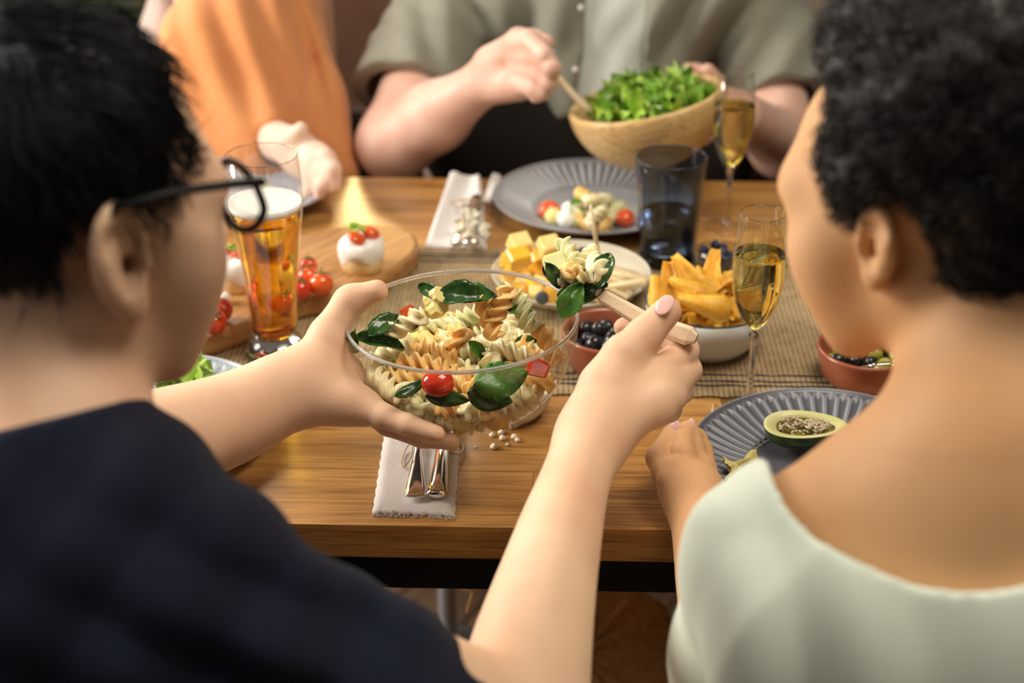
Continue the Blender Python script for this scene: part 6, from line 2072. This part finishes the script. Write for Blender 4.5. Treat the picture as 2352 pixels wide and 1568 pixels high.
def cushion(label, c, s, rot, m_):
    V = []; F = []; n_ = 14
    for sd in (1, -1):
        for j in range(n_+1):
            for i in range(n_+1):
                u, v = 2*i/n_-1, 2*j/n_-1
                t_ = max(0, (1-u**4)*(1-v**4))**.45
                V.append((u*s*(1-.06*(1-v*v)*abs(u)), sd*.055*t_, v*s*(1-.06*(1-u*u)*abs(v))))
    n1_ = (n_+1)**2
    for j in range(n_):
        for i in range(n_):
            a = j*(n_+1)+i; q = (a, a+n_+1, a+n_+2, a+1); F.append(q); F.append(tuple(n1_+k for k in q[::-1]))
    o = MB().add(V, F).build('cushion', m_); o.location = c; o.rotation_euler = rot
    tag(o, label, 'cushion'); return o
cushion('pale pinkish cushion just left of the orange blouse', at(412, 118, 2.75), .085, (-.2, .5, .3), M_['chairfab'])
cushion('greyish beige cushion between the grey-green sleeve and the curly hair', at(1895, 185, 2.85), .14, (-.3, .35, -.2), mat('beige_cushion', (.24, .205, .15), .9, spec=.2))
# dark sofa along the back wall and plants
sf = thing('sofa', 'long dark brown sofa along the back wall', 'sofa', (.1, 4.15, 0))
M_['sofa'] = mat('sofa_leather', (.030, .020, .014), .55, col2=(.045, .030, .020), nscale=5)
MB().box((-2.4, -.40, .10), (2.4, .30, .42), bev=.03).build('seat', M_['sofa'], sf)
MB().box((-2.4, .18, .42), (2.4, .42, .85), bev=.05).build('backrest', M_['sofa'], sf)
for x in (-2.4, 2.15): MB().box((x, -.40, .10), (x+.25, .42, .62), bev=.04).build('armrest', M_['sofa'], sf)
for x in (-2.3, 2.25):
    for y in (-.3, .3): MB().box((x-.03, y-.03, 0), (x+.03, y+.03, .10)).build('leg', M_['blackmetal'], sf)
M_['plantleaf'] = mat('plant_leaf', (.030, .055, .014), .45, col2=(.055, .09, .022), nscale=20, rand=.3)
def plant(label, c, hgt, n, spread, seed):
    t = thing('potted_plant', label, 'plant', c)
    MB().lathe([(.001, 0), (.10, 0), (.13, .24), (.135, .26), (.12, .26), (.11, .20), (.001, .20)], 28).build('pot', M_['sofa'], t)
    b = MB(); rk_ = random.Random(seed)
    for k in range(n):
        a = rk_.uniform(0, 6.28); h_ = hgt*rk_.uniform(.35, 1.0); r_ = spread*rk_.uniform(.3, 1)
        p = [(0, 0, .2), (r_*.35*cos(a), r_*.35*sin(a), .2+h_*.6), (r_*cos(a), r_*sin(a), .2+h_)]
        b.tube(p, [.006, .004, .002], 5)
        lm = leaf_mesh(.20, .085, .5, .3, seed=k)
        for q in range(3):
            m_ = Matrix.Translation((r_*cos(a)*(.5+.25*q), r_*sin(a)*(.5+.25*q), .2+h_*(.6+.2*q))) @ Matrix.Rotation(a+rk_.uniform(-1.2, 1.2), 4, 'Z') @ Matrix.Rotation(rk_.uniform(-.9, .6), 4, 'Y') @ Matrix.Translation((.08, 0, 0))
            b.add([v.co for v in lm.vertices], [tuple(f.vertices) for f in lm.polygons], m_)
        bpy.data.meshes.remove(lm)
    o = b.build('foliage', M_['plantleaf'], t); o['kind'] = 'stuff'
plant('leafy dark green plant at the back left behind the black hair', (-1.10, 3.14, 0), .80, 34, .30, 1)
plant('dark leafy plant at the back right behind the grey-green shirt', (.80, 3.22, 0), .78, 22, .32, 2)
